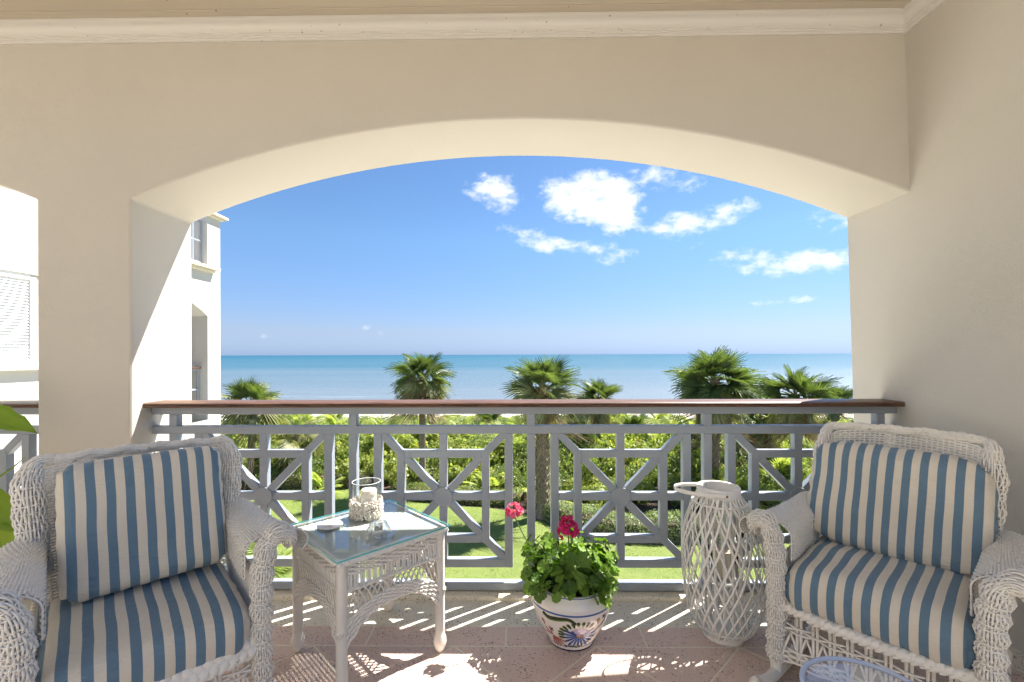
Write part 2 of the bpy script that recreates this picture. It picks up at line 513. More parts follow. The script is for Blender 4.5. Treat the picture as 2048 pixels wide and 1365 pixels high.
# ------------------------------------------------------------------ mesh helpers
class MB:
    def __init__(self):
        self.v, self.f, self.n, self.tone = [], [], 0, []
    def add(self, v, f, tone=None):
        v = np.asarray(v, float)
        self.v.append(v)
        self.f.extend([tuple(i + self.n for i in q) for q in f])
        if tone is not None:
            self.tone.append(np.full(len(f), tone) if np.isscalar(tone) else np.asarray(tone))
        self.n += len(v)
    def grid(self, P, close_u=False, close_v=False, tone=None):
        nu, nv = P.shape[:2]
        f = []
        for i in range(nu if close_u else nu - 1):
            for j in range(nv if close_v else nv - 1):
                a, b = i * nv + j, ((i + 1) % nu) * nv + j
                j2 = (j + 1) % nv
                f.append((a, b, ((i + 1) % nu) * nv + j2, i * nv + j2))
        self.add(P.reshape(-1, 3), f, tone)
    def tube(self, pts, r, sides=5, caps=True, flat=None, up=None, tone=None):
        """tube along a polyline; flat=(a,b) gives an elliptical strip"""
        p = np.asarray(pts, float)
        n = len(p)
        t = np.gradient(p, axis=0)
        t /= np.linalg.norm(t, axis=1)[:, None] + 1e-12
        if up is None:
            u = np.array([0, 0, 1.0]) if abs(t[0, 2]) < .9 else np.array([1.0, 0, 0])
            A = np.zeros_like(p)
            u = u - t[0] * (u @ t[0])
            u /= np.linalg.norm(u)
            for i in range(n):
                u = u - t[i] * (u @ t[i])
                u /= np.linalg.norm(u) + 1e-12
                A[i] = u
        else:
            A = np.broadcast_to(np.asarray(up, float), p.shape)
            A = A - t * np.sum(A * t, 1)[:, None]
            A = A / (np.linalg.norm(A, axis=1)[:, None] + 1e-12)
        B = np.cross(t, A)
        ang = np.arange(sides) * 2 * np.pi / sides + np.pi / sides
        rr = np.broadcast_to(np.asarray(r, float), (n,))
        fa, fb = flat or (1, 1)
        P = p[:, None, :] + rr[:, None, None] * (fa * np.cos(ang)[None, :, None] * A[:, None, :] + fb * np.sin(ang)[None, :, None] * B[:, None, :])
        base = self.n
        self.grid(P, close_v=True, tone=tone)
        if caps:
            self.f.append(tuple(base + k for k in range(sides))[::-1])
            self.f.append(tuple(base + (n - 1) * sides + k for k in range(sides)))
            if tone is not None:
                self.tone.append(np.full(2, tone))
    def lathe(self, prof, seg=32, c=(0, 0, 0)):
        prof = np.asarray(prof, float)
        a = np.arange(seg) * 2 * np.pi / seg
        P = np.stack([c[0] + prof[:, 0][:, None] * np.cos(a), c[1] + prof[:, 0][:, None] * np.sin(a),
                      c[2] + np.repeat(prof[:, 1][:, None], seg, 1)], -1)
        self.grid(P, close_v=True)
    def box(self, a, b):
        x0, y0, z0 = a
        x1, y1, z1 = b
        self.add([(x0, y0, z0), (x1, y0, z0), (x1, y1, z0), (x0, y1, z0), (x0, y0, z1), (x1, y0, z1), (x1, y1, z1), (x0, y1, z1)],
                 [(0, 3, 2, 1), (4, 5, 6, 7), (0, 1, 5, 4), (1, 2, 6, 5), (2, 3, 7, 6), (3, 0, 4, 7)])
    def prism(self, poly, z0, z1):
        n = len(poly)
        v = [(x, y, z0) for x, y in poly] + [(x, y, z1) for x, y in poly]
        self.add(v, [tuple(range(n))[::-1], tuple(range(n, 2 * n))] + [(i, (i + 1) % n, n + (i + 1) % n, n + i) for i in range(n)])
    def mesh(self, name, smooth=True):
        me = bpy.data.meshes.new(name)
        v = np.concatenate(self.v) if self.v else np.zeros((0, 3))
        lens = np.fromiter((len(q) for q in self.f), int, len(self.f))
        idx = np.fromiter((i for q in self.f for i in q), int, int(lens.sum()))
        me.vertices.add(len(v))
        me.vertices.foreach_set('co', v.ravel())
        me.loops.add(len(idx))
        me.loops.foreach_set('vertex_index', idx)
        me.polygons.add(len(lens))
        st = np.concatenate([[0], np.cumsum(lens)[:-1]]) if len(lens) else np.zeros(0, int)
        me.polygons.foreach_set('loop_start', st)
        me.update(calc_edges=True)
        me.validate()
        me.polygons.foreach_set('use_smooth', np.full(len(me.polygons), bool(smooth)))
        if self.tone:
            tn = np.concatenate(self.tone)
            if len(tn) == len(me.polygons):
                at = me.attributes.new('tone', 'FLOAT', 'FACE')
                at.data.foreach_set('value', tn)
        return me
    def build(self, name, mat, parent=None, smooth=True, bevel=0, seg=2):
        me = self.mesh(name, smooth)
        return obj(name, me, mat, parent, bevel, seg)

def obj(name, me, mat=None, parent=None, bevel=0, seg=2):
    if mat is not None and not me.materials:
        me.materials.append(M[mat] if isinstance(mat, str) else mat)
    o = bpy.data.objects.new(name, me)
    COL.objects.link(o)
    if parent is not None:
        o.parent = parent
    if bevel:
        b = o.modifiers.new('bevel', 'BEVEL')
        b.width = bevel
        b.segments = seg
        b.limit_method = 'ANGLE'
        b.angle_limit = R(35)
        b.harden_normals = False
    return o
def smooth_by_angle(me, deg=35):
    bm = bmesh.new()
    bm.from_mesh(me)
    for e in bm.edges:
        e.smooth = len(e.link_faces) == 2 and e.calc_face_angle(0) < R(deg)
    bm.to_mesh(me)
    bm.free()
def tag(o, label, cat, group=None):
    o['label'] = label
    o['category'] = cat
    if group:
        o['group'] = group
    return o
def kind(o, k):
    o['kind'] = k
    return o
def thing(name, label, cat, loc=(0, 0, 0), rz=0, group=None):
    o = bpy.data.objects.new(name, None)
    o.empty_display_size = .1
    COL.objects.link(o)
    o.location = loc
    o.rotation_euler = (0, 0, rz)
    return tag(o, label, cat, group)
def copy_tree(o, parent=None):
    c = o.copy()
    COL.objects.link(c)
    c.parent = parent
    for ch in list(o.children):
        copy_tree(ch, c)
    return c

def catmull(pts, n=40):
    """even-arclength Catmull-Rom through the points"""
    p = np.asarray(pts, float)
    p = np.vstack([2 * p[0] - p[1], p, 2 * p[-1] - p[-2]])
    out = []
    for i in range(1, len(p) - 2):
        t = np.linspace(0, 1, 24, endpoint=False)[:, None]
        a, b, c, d = p[i - 1], p[i], p[i + 1], p[i + 2]
        out.append(.5 * (2 * b + (c - a) * t + (2 * a - 5 * b + 4 * c - d) * t ** 2 + (3 * b - a - 3 * c + d) * t ** 3))
    out.append(p[-2][None])
    q = np.vstack(out)
    s = np.concatenate([[0], np.cumsum(np.linalg.norm(np.diff(q, axis=0), axis=1))])
    tt = np.linspace(0, s[-1], n)
    return np.stack([np.interp(tt, s, q[:, k]) for k in range(q.shape[1])], 1)

def surf_from_grid(G):
    """bilinear lookup P(u,v), N(u,v) in [0,1]^2 on a control grid"""
    G = np.asarray(G, float)
    nu, nv = G.shape[:2]
    du = np.gradient(G, axis=0)
    dv = np.gradient(G, axis=1)
    N = np.cross(du, dv)
    N /= np.linalg.norm(N, axis=2)[:, :, None] + 1e-12
    def look(A, u, v):
        x = np.clip(u, 0, 1) * (nu - 1)
        y = np.clip(v, 0, 1) * (nv - 1)
        i = np.minimum(x.astype(int), nu - 2)
        j = np.minimum(y.astype(int), nv - 2)
        a, b = (x - i)[:, None], (y - j)[:, None]
        return A[i, j] * (1 - a) * (1 - b) + A[i + 1, j] * a * (1 - b) + A[i, j + 1] * (1 - a) * b + A[i + 1, j + 1] * a * b
    def P(u, v):
        return look(G, u, v), look(N, u, v)
    return P

def weave(mb, P, nst, nwv, rw, rs, amp, sub=2, pair=1, sides=4, u0=0., u1=1., v0=0., v1=1., jit=.0, stakes=True, st_sides=4, bulge=0.):
    us = np.linspace(u0, u1, nst)
    vs = np.linspace(v0, v1, nwv)
    m_ = (nst - 1) * sub + 1
    uu = np.linspace(u0, u1, m_)
    ph = np.arange(m_) / sub * np.pi
    for j, vv in enumerate(vs):
        w = vv + (rng.normal(0, jit) if jit else 0)
        pos, nrm = P(uu, np.full(m_, w))
        d = amp * np.cos(ph + np.pi * ((j // pair) % 2)) + bulge * np.cos(ph / 2 + .15 * j)
        mb.tube(pos + nrm * d[:, None], rw * rng.uniform(.92, 1.08), sides, caps=False)
    if stakes:
        k = max(8, nwv)
        vv = np.linspace(v0, v1, k)
        for u in us:
            pos, nrm = P(np.full(k, u), vv)
            mb.tube(pos, rs, st_sides, caps=False)

def sweep_grid(spine, ra, rb, A0, a0=0, a1=2 * np.pi, na=24):
    """surface round a spine: A0(i) gives the first cross axis; ra along it, rb along the other"""
    p = np.asarray(spine, float)
    t = np.gradient(p, axis=0)
    t /= np.linalg.norm(t, axis=1)[:, None]
    A = np.asarray(A0, float)
    A = np.broadcast_to(A, p.shape)
    A = A - t * np.sum(A * t, 1)[:, None]
    A /= np.linalg.norm(A, axis=1)[:, None]
    B = np.cross(t, A)
    th = np.linspace(a0, a1, na)
    ra = np.broadcast_to(np.asarray(ra, float), (len(p),))
    rb = np.broadcast_to(np.asarray(rb, float), (len(p),))
    return p[:, None] + ra[:, None, None] * np.cos(th)[None, :, None] * A[:, None] + rb[:, None, None] * np.sin(th)[None, :, None] * B[:, None]
# ------------------------------------------------------------------ the balcony shell
YI, YO = 2.376, 2.83            # inner and outer face of the arched wall
ZS, ZA, ZC = 2.16, 2.56, 2.977  # springing, crown of the arch, underside of the crown moulding
ZT = 3.062                      # ceiling
XL = at_y(262, 600, YI).x       # left jamb of the main opening
XP = at_y(73, 600, YI).x        # other side of the pier
wtop = at_y(1694, 460, YO)
wbot = at_y(1705, 800, YO)
WS = (wbot.x - wtop.x) / (wbot.z - wtop.z)      # the right wall leans a little
def xwall(z):
    return wtop.x + (z - wtop.z) * WS
XR = xwall(ZS)

# floor: slab, curb, border stones, diagonal tiles
YB0, YB1, YB2 = 2.073, 2.225, 2.452
mb = MB()
mb.box((-7.2, -5.0, -.28), (2.35, 2.60, -.0014))
floor = kind(mb.build('balcony_floor', 'grout', None, False), 'structure')
def clip(poly, fn):
    out = []
    for i in range(len(poly)):
        a, b = poly[i], poly[(i + 1) % len(poly)]
        da, db = fn(a), fn(b)
        if da >= 0:
            out.append(a)
        if da * db < 0:
            t = da / (da - db)
            out.append((a[0] + (b[0] - a[0]) * t, a[1] + (b[1] - a[1]) * t))
    return out
def tile(poly, mat, name='tile'):
    # shrink for the joint
    cx = sum(p[0] for p in poly) / len(poly)
    cy = sum(p[1] for p in poly) / len(poly)
    mb = MB()
    dz = random.uniform(-.0006, .0006)
    mb.prism([(x - cx, y - cy) for x, y in poly], -.012, 0)
    o = mb.build(name, mat, floor, False, .0022, 2)
    o.location = (cx, cy, dz)
    return o
def inset(poly, g):
    n = len(poly)
    area = sum(poly[i][0] * poly[(i + 1) % n][1] - poly[(i + 1) % n][0] * poly[i][1] for i in range(n))
    if abs(area) < 2e-3:
        return None
    sgn = 1 if area > 0 else -1
    L = []
    for i in range(n):
        a, b = poly[i], poly[(i + 1) % n]
        dx, dy = b[0] - a[0], b[1] - a[1]
        l = math.hypot(dx, dy)
        if l < 1e-5:
            return None
        nx, ny = -dy / l * sgn, dx / l * sgn
        L.append((a[0] + nx * g, a[1] + ny * g, dx, dy))
    out = []
    for i in range(n):
        x1, y1, dx1, dy1 = L[i - 1]
        x2, y2, dx2, dy2 = L[i]
        den = dx1 * dy2 - dy1 * dx2
        if abs(den) < 1e-9:
            return None
        t = ((x2 - x1) * dy2 - (y2 - y1) * dx2) / den
        out.append((x1 + dx1 * t, y1 + dy1 * t))
    return out if sgn > 0 else out[::-1]
G = .0042
PER = .645
x0j = at_z(1012, 1275, 0).x
for k in range(-8, 5):
    xa, xb = x0j + (k - 1) * PER, x0j + k * PER
    xa, xb = max(xa, -5.4), min(xb, xwall(0) - .012)
    if xb - xa > .05:
        p = inset([(xa, YB0), (xb, YB0), (xb, YB1), (xa, YB1)], G)
        tile(p, 'stone_pink')
for k in range(-5, 3):
    xa, xb = .9 + (k - 1) * 1.3, .9 + k * 1.3
    xa, xb = max(xa, -5.4), min(xb, xwall(0) - .012)
    if xb - xa > .05:
        tile(inset([(xa, YB1), (xb, YB1), (xb, YB2 + .01), (xa, YB2 + .01)], .0012), 'stone_beige')
SD = PER / math.sqrt(2)
xd0 = at_z(1192, 1294, 0).x
q = math.sqrt(.5)
for i in range(-16, 16):
    for j in range(-16, 16):
        pts = []
        for (a, b) in ((i, j), (i + 1, j), (i + 1, j + 1), (i, j + 1)):
            pts.append((xd0 + (a - b) * SD * q, YB0 + (a + b) * SD * q))
        pts = clip(pts, lambda p: YB0 - p[1])
        if len(pts) >= 3:
            pts = clip(pts, lambda p: p[1] - .45)
        if len(pts) >= 3:
            pts = clip(pts, lambda p: xwall(0) - .012 - p[0])
        if len(pts) >= 3:
            pts = clip(pts, lambda p: p[0] + 3.4)
        if len(pts) < 3:
            continue
        cl = []
        for p in pts:
            if not cl or math.hypot(p[0] - cl[-1][0], p[1] - cl[-1][1]) > 1e-4:
                cl.append(p)
        if math.hypot(cl[0][0] - cl[-1][0], cl[0][1] - cl[-1][1]) < 1e-4:
            cl.pop()
        if len(cl) < 3:
            continue
        p = inset(cl, G)
        if p:
            tile(p, 'stone_pink')
# stone curb under the railing, rounded nose
mb = MB()
prof = [(YB2, -.02)] + [(YB2 + .016 * (1 - math.cos(a)), .006 + .016 * math.sin(a)) for a in np.linspace(0, math.pi / 2, 6)] + [(2.625, .022), (2.625, -.16), (YB2, -.16)]
pr = np.array([[(x, y, z) for (y, z) in prof] for x in (-7.2, xwall(0) - .004)])
mb.grid(pr, close_v=True)
mb.f.append(tuple(range(len(prof))))
mb.f.append(tuple(range(len(prof), 2 * len(prof)))[::-1])
curb = mb.build('stone_curb', 'stone_beige', None, True)
smooth_by_angle(curb.data, 30)
tag(curb, 'low beige coral stone curb with rounded nose under the balcony railing', 'curb')

# arched wall: pier, spandrels, soffits
def arch_z(x, xa, xb):
    c, hw, rise = (xa + xb) / 2, (xb - xa) / 2, ZA - ZS
    rad = (hw * hw + rise * rise) / (2 * rise)
    return ZA - rad + np.sqrt(np.maximum(rad * rad - (x - c) ** 2, 0))
XL2 = XP - (XR - XL)            # far end of the left opening
NA = 56
xs_main = np.linspace(XL, XR, NA)
xs_left = np.linspace(XL2, XP, NA)
ztop = ZT + .1
bm = bmesh.new()
def quad(vs):
    bm.faces.new([bm.verts.new(v) for v in vs])
def wall_cols(xs, zs):
    for y, fl in ((YI, False), (YO, True)):
        for i in range(len(xs) - 1):
            vs = [(xs[i], y, zs[i]), (xs[i + 1], y, zs[i + 1]), (xs[i + 1], y, ztop), (xs[i], y, ztop)]
            quad(vs[::-1] if fl else vs)
    for i in range(len(xs) - 1):
        quad([(xs[i], YI, zs[i]), (xs[i], YO, zs[i]), (xs[i + 1], YO, zs[i + 1]), (xs[i + 1], YI, zs[i + 1])])
wall_cols(xs_main, arch_z(xs_main, XL, XR))
wall_cols(xs_left, arch_z(xs_left, XL2, XP))
# last bit of spandrel dies into the leaning right wall
for y, fl in ((YI, False), (YO, True)):
    vs = [(XR, y, ZS), (xwall(ZS) + .06, y, ZS), (xwall(ztop) + .06, y, ztop), (XR, y, ztop)]
    if xwall(ztop) + .06 > XR:
        quad(vs[::-1] if fl else vs)
for (xa, xb) in ((XP, XL), (XL2 - .6, XL2)):        # piers
    for y, fl in ((YI, False), (YO, True)):
        for (z0, z1) in ((-.28, ZS), (ZS, ztop)):
            vs = [(xa, y, z0), (xb, y, z0), (xb, y, z1), (xa, y, z1)]
            quad(vs[::-1] if fl else vs)
    for x, fl in ((xa, True), (xb, False)):
        vs = [(x, YI, -.28), (x, YO, -.28), (x, YO, ZS), (x, YI, ZS)]
        quad(vs[::-1] if fl else vs)
bmesh.ops.remove_doubles(bm, verts=bm.verts, dist=.0005)
bmesh.ops.recalc_face_normals(bm, faces=bm.faces)
me = bpy.data.meshes.new('arched_wall')
bm.to_mesh(me)
bm.free()
aw = obj('arched_wall', me, 'stucco', None, .014, 3)
tag(aw, 'cream stucco wall with wide arched openings framing the ocean view', 'wall')

# right wall (leaning) and its stone baseboard
mb = MB()
def xw_box(mb, z0, z1, y0, y1, d0, d1):
    v = []
    for z in (z0, z1):
        xa, xb = xwall(z) + d0, xwall(z) + d1
        v += [(xa, y0, z), (xb, y0, z), (xb, y1, z), (xa, y1, z)]
    mb.add(v, [(0, 3, 2, 1), (4, 5, 6, 7), (0, 1, 5, 4), (1, 2, 6, 5), (2, 3, 7, 6), (3, 0, 4, 7)])
xw_box(mb, -.28, ztop, .55, YO + .002, 0, .35)
rw = tag(mb.build('side_wall', 'stucco', None, False, .012, 3), 'plain cream stucco side wall behind the rocking chair', 'wall')
bb = thing('stone_baseboard', 'low stone baseboard strip along the side wall behind the rocking chair', 'baseboard')
ys = [.56, .70, 1.35, 2.0, YB2 - .01]
for a, b in zip(ys, ys[1:]):
    mb = MB()
    xw_box(mb, .002, .088, a + .0015, b - .0015, -.012, .02)
    mb.build('baseboard_stone', 'stone_beige', bb, False, .003)

mb = MB()  # unseen wall added behind the camera: throws warm sunlight back on the shaded side
mb.box((-7.2, -3.4, -.28), (2.35, -3.1, 3.4))
tag(mb.build('bounce_wall', 'bounce_wall_paint', None, False, .01), 'plain cream wall added out of view to bounce sunlight into the balcony', 'wall')
# crown moulding along both walls, ceiling boards
prof = [(0, 0), (.010, .0), (.010, .012), (.016, .014), (.016, .022), (.022, .024), (.022, .030)]
for a in np.linspace(0, math.pi / 2, 7):
    prof.append((.026 + .034 * (1 - math.cos(a)), .032 + .036 * math.sin(a)))
prof += [(.066, .070), (.070, .072), (.070, .085), (0, .085)]
PR = np.array(prof)
def xwz(z):
    return xwall(z)
g = []
for (sx_, kindp) in ((-7.2, 0), (0, 1)):
    row = []
    for (o_, z_) in PR:
        z = ZC + z_ - .001
        row.append((sx_ if kindp == 0 else xwall(z) - o_, YI - o_, z))
    g.append(row)
row = []
for (o_, z_) in PR:
    z = ZC + z_ - .001
    row.append((xwall(z) - o_, .57, z))
g.append(row)
mb = MB()
mb.grid(np.array(g), close_v=True)
cr = mb.build('crown_moulding', 'trim_white', None, True)
smooth_by_angle(cr.data, 25)
tag(cr, 'white stepped crown moulding between the ceiling and the stucco walls', 'moulding')
mb = MB()
mb.box((-7.2, .52, ZT + .016), (2.3, YO, ZT + .12))
ceil = kind(mb.build('balcony_ceiling', 'ceiling_paint', None, False), 'structure')
y = YI - .070 - .045
first = True
yb = YI + .0
ya = y
while yb > .65:
    mb = MB()
    mb.box((-7.1, ya + .0015, ZT), (xwall(ZT) + .1, yb - .0015, ZT + .015))
    mb.build('ceiling_board', 'ceiling_paint', ceil, False, .003)
    yb = ya
    ya = ya - .19

# ------------------------------------------------------------------ railings
YR = 2.507                      # front face of the ironwork
def bar(parent, name, a, b, w, d, mat='rail_paint'):
    """bar in the railing plane from a to b (x,z), width w, depth d centred on the plane"""
    a = Vector((a[0], 0, a[1]))
    b = Vector((b[0], 0, b[1]))
    L = (b - a).length
    mb = MB()
    mb.box((0, -d / 2, -w / 2), (L, d / 2, w / 2))
    o = mb.build(name, mat, parent, False, .003, 2)
    dx, dz = b.x - a.x, b.z - a.z
    o.location = (a.x, YR + .022, a.z)
    o.rotation_euler = (0, -math.atan2(dz, dx), 0)
    return o
BW = .044
ZB, ZU = .050, 1.022            # bottom rail, rail under the cap
ZT0, ZP = .914, .176            # top bar, foot of the panels
def hub(parent, x, z):
    mb = MB()
    a = np.arange(28) * 2 * math.pi / 28
    pr = [(.050, -.027), (.053, -.024), (.053, .024), (.050, .027)]
    g = np.array([[(r * math.cos(t), y, r * math.sin(t)) for t in a] for (r, y) in pr])
    mb.grid(g, close_v=True)
    n = len(a)
    mb.f.append(tuple(range(n)))
    mb.f.append(tuple(range(3 * n, 4 * n))[::-1])
    o = mb.build('hub', 'rail_paint', parent, False)
    o.location = (x, YR + .022, z)
def railing(posts, centers, x0, x1, label, panels_x0=None):
    r = thing('balcony_railing', label, 'railing', (0, 0, 0), 0)
    bar(r, 'bottom_rail', (x0, ZB), (x1, ZB), .041, .050)
    bar(r, 'under_rail', (x0, ZU), (x1, ZU), .042, .052)
    bar(r, 'top_bar', (x0, ZT0), (x1, ZT0), BW, .048)
    # moulded wood cap
    pr = [(-.056, 1.0445), (-.060, 1.050), (-.056, 1.056), (-.060, 1.060), (-.058, 1.066), (-.050, 1.0705), (.10, 1.0715), (.107, 1.066), (.109, 1.058), (.105, 1.0445)]
    mb = MB()
    mb.grid(np.array([[(x, YR + yy, z) for (yy, z) in pr] for x in (x0 - .012, x1 + .004)]), close_v=True)
    n = len(pr)
    mb.f.append(tuple(range(n)))
    mb.f.append(tuple(range(n, 2 * n))[::-1])
    c = mb.build('cap_rail', 'cap_wood', r, True)
    smooth_by_angle(c.data, 30)
    for x in posts:
        bar(r, 'post', (x, .0235), (x, ZT0 - BW / 2), BW, .046)
        bar(r, 'post', (x, ZT0 + BW / 2), (x, ZU - .021), BW, .046)
    H = (ZT0 - ZP) / 2
    for cx in centers:
        cz = (ZT0 + ZP) / 2 + .0
        hw = .363
        ih = .235
        e = BW / 2
        for s in (-1, 1):
            bar(r, 'frame_bar', (cx + s * hw, ZP - e), (cx + s * hw, ZT0 - e), BW, .044)
            bar(r, 'inner_bar', (cx + s * ih, cz - ih - e), (cx + s * ih, cz + ih + e), .042, .042)
            bar(r, 'inner_bar', (cx - ih + e, cz + s * ih), (cx + ih - e, cz + s * ih), .042, .0405)
            bar(r, 'cross_bar', (cx + s * .048, cz), (cx + s * (hw - e), cz), .043, .039)
            bar(r, 'cross_bar', (cx, cz + s * .048), (cx, cz + s * (H - e)), .043, .039)
            for t in (-1, 1):
                bar(r, 'diagonal_bar', (cx + s * .034, cz + t * .034), (cx + s * (hw - .004), cz + t * (H - .004)), .040, .0375)
        bar(r, 'frame_bar', (cx - hw + e, ZP), (cx + hw - e, ZP), BW, .0435)
        hub(r, cx, cz)
    return r
px_posts = [346, 705, 1062, 1416, 1762]
posts = [at_y(p, 900, YR).x for p in px_posts]
cents = [at_y(p, 995, YR).x for p in (526, 886, 1242, 1598)]
railing(posts, cents, XL + .004, xwall(.5) - .002, 'blue-grey ironwork railing with dark wood cap and wheel panels in the main arch')
c3 = at_y(50, 900, YR).x - .363
sp = cents[1] - cents[0]
railing([c3 + sp / 2, c3 - sp / 2, c3 - 1.5 * sp], [c3, c3 - sp, c3 - 2 * sp], XL2 + .004, XP - .004,
        'blue-grey ironwork railing beyond the stucco pier, beside the shuttered wing')
# the stucco shadow side of the left opening is closed far left only by the neighbouring wing

# ------------------------------------------------------------------ neighbouring wing
XW = -6.9
ZG = -5.67
wing = thing('apartment_wing', 'white stucco neighbouring wing with shutters, arched loggia and roof terrace', 'building', (XW, 6, ZG))
def wy(px):                     # depth along the wing wall from a pixel column
    return at_x(px, 709, XW).y
YE1 = wy(415.5)
YE2 = wy(441)
YE0 = YE1 - 2.9
TOPZ = at_x(438, 438, XW).z
def wpart(mb, name, mat, parent=wing, smooth=False, bev=0):
    o = mb.build(name, mat, None, smooth, bev)
    o.parent = parent
    o.matrix_parent_inverse = Matrix.Translation((-XW, -6, -ZG)) if parent is wing else parent.matrix_parent_inverse
    return o
# wall with arched loggia opening near its seaward end
bm = bmesh.new()
zs_, za_ = 2.20, 2.62
def wquad(vs):
    bm.faces.new([bm.verts.new(v) for v in vs])
def wf(ya, yb, za, zb):
    wquad([(XW, ya, za), (XW, yb, za), (XW, yb, zb), (XW, ya, zb)])
WIN = [(wy(-70), wy(69), at_x(36, 728, XW).z, at_x(36, 549, XW).z), (wy(-70), wy(69), -2.2, -.35)]
wy0, wy1 = WIN[0][0], WIN[0][1]
zsill = at_x(400, 533, XW).z
cols = [-3.0, wy0, wy1, YE0, YE1, YE2]
wf(-3, wy0, ZG, TOPZ + .6)
zz = [ZG, WIN[1][2], WIN[1][3], WIN[0][2], WIN[0][3], zsill]
wf(wy0, wy1, zz[0], zz[1])
wf(wy0, wy1, zz[2], zz[3])
wf(wy0, wy1, zz[4], TOPZ + .6)
wf(wy1, YE0, ZG, TOPZ + .6)
wquad([(XW, YE0, zsill), (XW - .5, YE0, zsill), (XW - .5, YE0, TOPZ + .6), (XW, YE0, TOPZ + .6)])
wquad([(XW - .5, YE0, zsill), (XW - 5, YE0, zsill), (XW - 5, YE0, TOPZ + .6), (XW - .5, YE0, TOPZ + .6)])
wf(YE1, YE2, ZG, TOPZ)
wf(YE0, YE1, ZG, -.1)
yy = np.linspace(YE0, YE1, 30)
cyy, hw_, rise_ = (YE0 + YE1) / 2, (YE1 - YE0) / 2, za_ - zs_
rad_ = (hw_ ** 2 + rise_ ** 2) / (2 * rise_)
za = za_ - rad_ + np.sqrt(rad_ ** 2 - (yy - cyy) ** 2)
D = .45
for i in range(29):
    wquad([(XW, yy[i], za[i]), (XW, yy[i + 1], za[i + 1]), (XW, yy[i + 1], zsill), (XW, yy[i], zsill)])
    wquad([(XW, yy[i], za[i]), (XW - D, yy[i], za[i]), (XW - D, yy[i + 1], za[i + 1]), (XW, yy[i + 1], za[i + 1])])
for y_ in (YE0, YE1):
    wquad([(XW, y_, -.1), (XW - D, y_, -.1), (XW - D, y_, zs_), (XW, y_, zs_)])
# terrace: back wall of loggia, end face, pier return
wquad([(XW, YE1, zsill), (XW - .5, YE1, zsill), (XW - .5, YE1, TOPZ), (XW, YE1, TOPZ)])
wquad([(XW, YE2, ZG), (XW - 5, YE2, ZG), (XW - 5, YE2, zsill), (XW, YE2, zsill)])
wquad([(XW, YE2, zsill), (XW - .5, YE2, zsill), (XW - .5, YE2, TOPZ), (XW, YE2, TOPZ)])
wquad([(XW - 1.9, YE0 - .4, -.1), (XW - 1.9, YE2, -.1), (XW - 1.9, YE2, 3.1), (XW - 1.9, YE0 - .4, 3.1)])
wquad([(XW - 1.9, YE0 - .4, -.1), (XW - D, YE0 - .4, -.1), (XW - D, YE0 - .4, 3.1), (XW - 1.9, YE0 - .4, 3.1)])
wquad([(XW - D, YE0 - .4, -.1), (XW - D, YE2, -.1), (XW - 1.9, YE2, -.1), (XW - 1.9, YE0 - .4, -.1)])
wquad([(XW - D, YE1, -.1), (XW - 1.9, YE1 + .02, -.1), (XW - 1.9, YE1 + .02, 3.1), (XW - D, YE1, 3.1)])
wquad([(XW, -3, zsill), (XW, YE1, zsill), (XW - 5, YE1, zsill), (XW - 5, -3, zsill)])
bmesh.ops.remove_doubles(bm, verts=bm.verts, dist=.0005)
me = bpy.data.meshes.new('wall')
bm.to_mesh(me)
bm.free()
o = obj('wall', me, 'stucco_white', None)
o.parent = wing
o.matrix_parent_inverse = Matrix.Translation((-XW, -6, -ZG))
def wing_box(name, mat, x0, x1, y0, y1, z0, z1, bev=.006):
    mb = MB()
    mb.box((XW + x0, y0, z0), (XW + x1, y1, z1))
    return wpart(mb, name, mat, wing, False, bev)
wing_box('roof_cornice', 'stone_beige', -.6, .13, YE1 - .06, YE2 + .12, TOPZ - .005, TOPZ + .05)
wing_box('roof_cornice', 'stone_beige', -.5, .07, YE1 - .03, YE2 + .06, TOPZ - .05, TOPZ - .008)
wing_box('terrace_sill', 'stone_beige', -.4, .16, YE0 + .01, YE1 + .22, zsill - .03, zsill + .035)
wing_box('terrace_sill', 'stone_beige', -.35, .09, YE0 + .02, YE1 + .14, zsill - .085, zsill - .033)
wing_box('string_joint', 'grout', -.02, .003, YE1 + .24, YE2 + .003, zsill - .42, zsill - .40, 0)
# terrace railing and loggia railing
def wing_rail(z0, z1, xo, n, cap):
    ya, yb = YE0 + .02, YE1 - .02
    wing_box('rail_bar', 'rail_paint', xo - .02, xo + .02, ya, yb, z1 - .05, z1, .003)
    wing_box('rail_bar', 'rail_paint', xo - .019, xo + .019, ya, yb, z0, z0 + .045, .003)
    wing_box('rail_bar', 'rail_paint', xo - .018, xo + .018, ya, yb, (z0 + z1) / 2, (z0 + z1) / 2 + .04, .003)
    for k in range(n):
        y_ = yb - .03 - k * .24
        wing_box('rail_post', 'rail_paint', xo - .017, xo + .017, y_ - .02, y_ + .02, z0 + .047, z1 - .052, .003)
    if cap:
        wing_box('cap_rail', 'cap_wood', xo - .07, xo + .07, ya, yb, z1 + .004, z1 + .034, .008)
wing_rail(zsill + .10, zsill + 1.05, -.13, 14, False)
wing_rail(.08, 1.03, -.20, 12, True)
